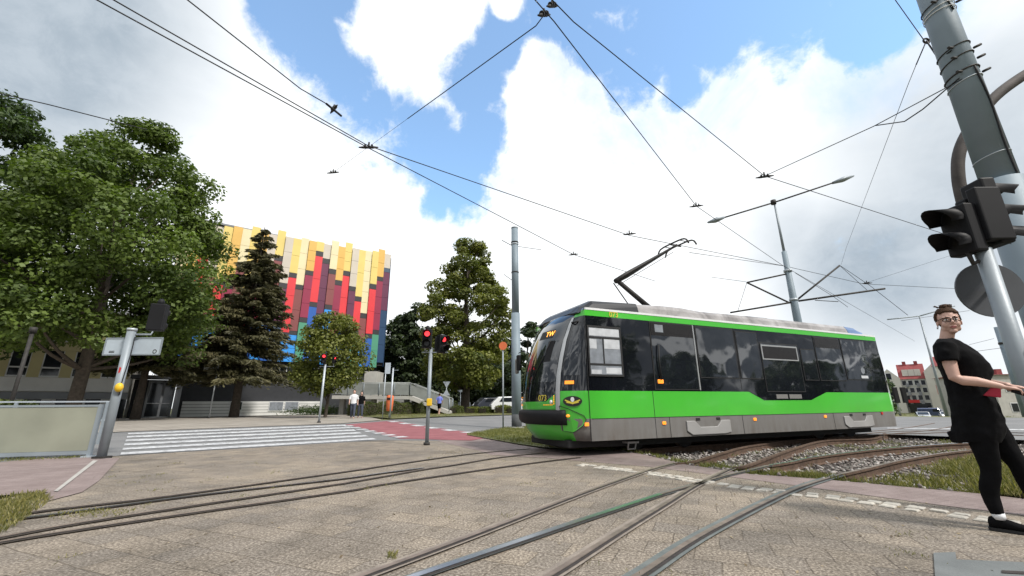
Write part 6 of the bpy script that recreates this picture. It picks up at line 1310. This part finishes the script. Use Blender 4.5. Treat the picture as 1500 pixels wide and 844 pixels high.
wrinkle(fuse(b, .009, 'leggings', 'black_cloth', W, smooth_it=3), .012)
for fx, fy, rz_ in ((-.03, -.09, 0), (.27, .09, .1)):
    MB().tube([(fx-.003, fy, .085), (fx-.003, fy, .135)], .040, 16).build('sock', 'white_cloth', W)
    b = MB(); b.loft([[(fx+x, fy+wy*math.cos(a), .012+h*.5+h*.5*math.sin(a)) for a in [2*math.pi*i/14 for i in range(14)]] for x, wy, h in ((-.075, .022, .05), (-.065, .034, .085), (-.03, .038, .10), (.03, .041, .085), (.09, .047, .062), (.15, .046, .048), (.185, .034, .035), (.197, .015, .02))])
    sh = fuse(b, .007, 'shoe', 'black_cloth', W, smooth_it=2)
    MB().prism([(fx+x, fy+y, 0) for x, y in ((-.082, -.02), (-.06, -.040), (.05, -.044), (.15, -.048), (.20, -.025), (.20, .025), (.15, .048), (.05, .044), (-.06, .040), (-.082, .02))], (0, 0, .02)).build('sole', 'black_rubber', sh)
# hair, face details, glasses
b = MB(); n, m_ = 28, 22; vs = []; keep = []
for i in range(m_+1):
    a = math.pi*(i+.01)/(m_+.02)
    for j in range(n):
        t = 2*math.pi*j/n; jit_ = random.uniform(-.0035, .0035); vs.append((-.018+(.101+jit_)*math.sin(a)*math.cos(t), (.084+jit_)*math.sin(a)*math.sin(t), 1.770-(.100+jit_)*math.cos(a)))
for i in range(m_):
    for j in range(n):
        q = [i*n+j, i*n+(j+1) % n, (i+1)*n+(j+1) % n, (i+1)*n+j]; F_c = sum(vs[k_][0] for k_ in q)/4; z_c = sum(vs[k_][2] for k_ in q)/4
        if z_c > 1.805-.02*0 or (F_c < .012 and z_c > 1.735) or (F_c < -.03 and z_c > 1.675): keep.append(q)
b.add([hp(*q) for q in vs], keep, True); hair = b.build('hair', 'hair', W)
so_ = hair.modifiers.new('t', 'SOLIDIFY'); so_.thickness = .012; so_.offset = -.5
b = MB(); hball(b, -.035, .01, 1.872, .040, .042, .030, 12, 8); b.build('hair_bun', 'hair', hair)
for i in range(14):
    a = random.uniform(-.05, .05); b = MB() if i == 0 else b; b.tube([hp(.02+random.uniform(-.05, .03), a, 1.862), hp(.0+random.uniform(-.06, .0), a*1.3, 1.878+random.uniform(0, .018)), hp(-.05, a*.6, 1.876)], .0045, 5)
b.build('hair_strands', 'hair', hair)
for s_ in (-1, 1):
    e = MB(); hball(e, .070, s_*.031, 1.736, .014, .0165, .0085, 10, 8); e = e.build('eye', 'eye_white', W); d_ = MB(); hball(d_, .079, s_*.031, 1.736, .0065, .0075, .0072, 8, 6); d_.build('iris', 'eye_dark', e)
    MB().tube([hp(.084, s_*.014, 1.759), hp(.083, s_*.032, 1.764), hp(.068, s_*.050, 1.757)], [.0035, .0045, .002], 6).build('eyebrow', 'hair', W)
    MB().tube([hp(.073, s_*.016, 1.7455), hp(.0785, s_*.030, 1.7475), hp(.066, s_*.045, 1.7435)], .0026, 5).build('eyelid', 'hair', W)
g_ = MB()
for s_ in (-1, 1):
    cs = [(s_*.008, 1.722), (s_*.010, 1.752), (s_*.058, 1.754), (s_*.060, 1.727), (s_*.050, 1.717), (s_*.016, 1.716)]
    pts = [hp(.104-abs(a)*.28, a, z) for a, z in cs]; g_.tube(pts+[pts[0]], .0032, 6, False); g_.tube([hp(.088, s_*.060, 1.748), hp(.0, s_*.086, 1.738)], .0028, 6)
g_.tube([hp(.104, -.010, 1.742), hp(.104, .010, 1.742)], .003, 6); g_.build('glasses', 'black_plastic', W)
b = MB(); b.tube([hp(.086, -.024, 1.669), hp(.0935, -.010, 1.6725), hp(.094, 0, 1.671), hp(.0935, .010, 1.6725), hp(.086, .024, 1.669)], [.002, .005, .0045, .005, .002], 8); b.tube([hp(.086, -.020, 1.665), hp(.0925, 0, 1.661), hp(.086, .020, 1.665)], [.002, .006, .002], 8); b.build('lips', 'lips', W)
b = MB(); b.tube([hp(-.004, -.083, 1.69), hp(.0, -.088, 1.668)], .006, 8); b.build('earring', 'galv_light', W)
# held dark handle with red end, and a red pouch
def wl(f, y, z): return W.matrix_basis @ Vector((f, y, z))
p_ = wl(.30, -.09, 1.06); t = empty('umbrella', p_, 0, 'folded dark umbrella with red end held in both hands by the person at right', 'umbrella')
MB().tube([wl(.25, -.145, 1.098)-p_, wl(.34, -.13, 1.060)-p_, wl(.42, -.11, 1.022)-p_], [.016, .022, .024], 12).build('handle', 'black_plastic', t); MB().tube([wl(.415, -.111, 1.025)-p_, wl(.60, -.07, .94)-p_], [.028, .034], 12).build('canopy', 'umbrella_red', t)
p_ = wl(.14, -.15, 1.06); b = MB(); M2 = Matrix.Rotation(W.rotation_euler.z, 4, 'Z'); b.prism([M2 @ Vector(q) for q in ((-.06, -.03, .0), (.04, -.03, -.02), (.055, -.03, .06), (.0, -.03, .065))], M2 @ Vector((0, .05, 0)))
o = b.build('pouch', 'red_cloth', None, None, 'small dark red pouch hanging under the forearm of the person in black', 'bag', bevel=.008); o.location = p_
def walker(p, rz, shirt, legs, label, hgt=1.72, stride=.16, arms=.1, hair_m='hair'):
    t = empty('person', p, rz, label, 'person'); k_ = hgt/1.72; t.scale = (k_, k_, k_)
    b = MB(); b.ball((0, 0, 1.60), (.095, .08, .12), 12, 9); b.tube([(-.01, 0, 1.38), (0, 0, 1.55)], .055, 8); b.ball((.09, 0, 1.59), .018, 6, 5)
    b.loft([ring(0, 0, z, rx, ry, 16) for z, rx, ry in ((.82, .10, .14), (.95, .11, .16), (1.1, .10, .135), (1.3, .11, .17), (1.40, .08, .17), (1.45, .04, .08))])
    for s_ in (-1, 1):
        f = stride*s_; b.tube([(0, s_*.09, .9), (f*.55+.03, s_*.09, .48), (f, s_*.09, .07)], [.085, .055, .038], 10); b.tube([(f-.07, s_*.09, .035), (f+.15, s_*.09, .03)], [.035, .03], 8)
        b.tube([(0, s_*.19, 1.38), (-f*.4-.02, s_*.24, 1.12), (-f*.8+arms, s_*.23, .90)], [.05, .038, .026], 8); b.ball((-f*.8+arms+.02, s_*.23, .85), (.035, .022, .05), 8, 6)
    fuse(b, .014, 'body', 'skin', t, smooth_it=1)
    b = MB(); b.loft([ring(0, 0, z, rx, ry, 16) for z, rx, ry in ((.88, .13, .185), (1.1, .12, .165), (1.3, .13, .19), (1.40, .10, .19), (1.46, .06, .10))])
    for s_ in (-1, 1): f = stride*s_; b.tube([(0, s_*.17, 1.39), (-f*.3-.01, s_*.24, 1.14)], [.068, .058], 8)
    fuse(b, .016, 'shirt', shirt, t, smooth_it=1)
    b = MB(); zl = .48 if legs != 'denim' else .10
    for s_ in (-1, 1): f = stride*s_; b.tube([(0, s_*.09, .9), (f*.55+.03, s_*.09, .48)]+([(f, s_*.09, .10)] if zl < .3 else []), [.105, .075]+([.055] if zl < .3 else []), 10)
    b.loft([ring(0, 0, z, .125, .17, 16) for z in (.8, .97)]); fuse(b, .016, 'trousers', legs, t, smooth_it=1)
    b = MB(); b.ball((-.02, 0, 1.63), (.10, .088, .115), 12, 9); v_ = b.v; b.f = [q for q in b.f if len(q) > 4 or not (sum(v_[i][0] for i in q)/4 > .045 and sum(v_[i][2] for i in q)/4 < 1.67)]; b.mi = b.mi[:len(b.f)]; b.sm = b.sm[:len(b.f)]; b.build('hair', hair_m, t); return t
p_ = AT(516, 611.5, 27.3); p_.z = g(p_.x, p_.y); walker(p_, R(-75), 'white_cloth', 'denim', 'person in a white shirt walking on the far pavement behind the hedge end', 1.75)
p_ = AT(527, 611, 28.4); p_.z = g(p_.x, p_.y); walker(p_, R(-60), 'black_cloth', 'denim', 'person in a dark top beside the one in white on the far pavement', 1.66)
p_ = AT(643, 607, 37.0); p_.z = g(p_.x, p_.y); walker(p_, R(80), 'blue_cloth', 'black_cloth', 'person in a bright blue jacket walking away beyond the hedge', 1.75)
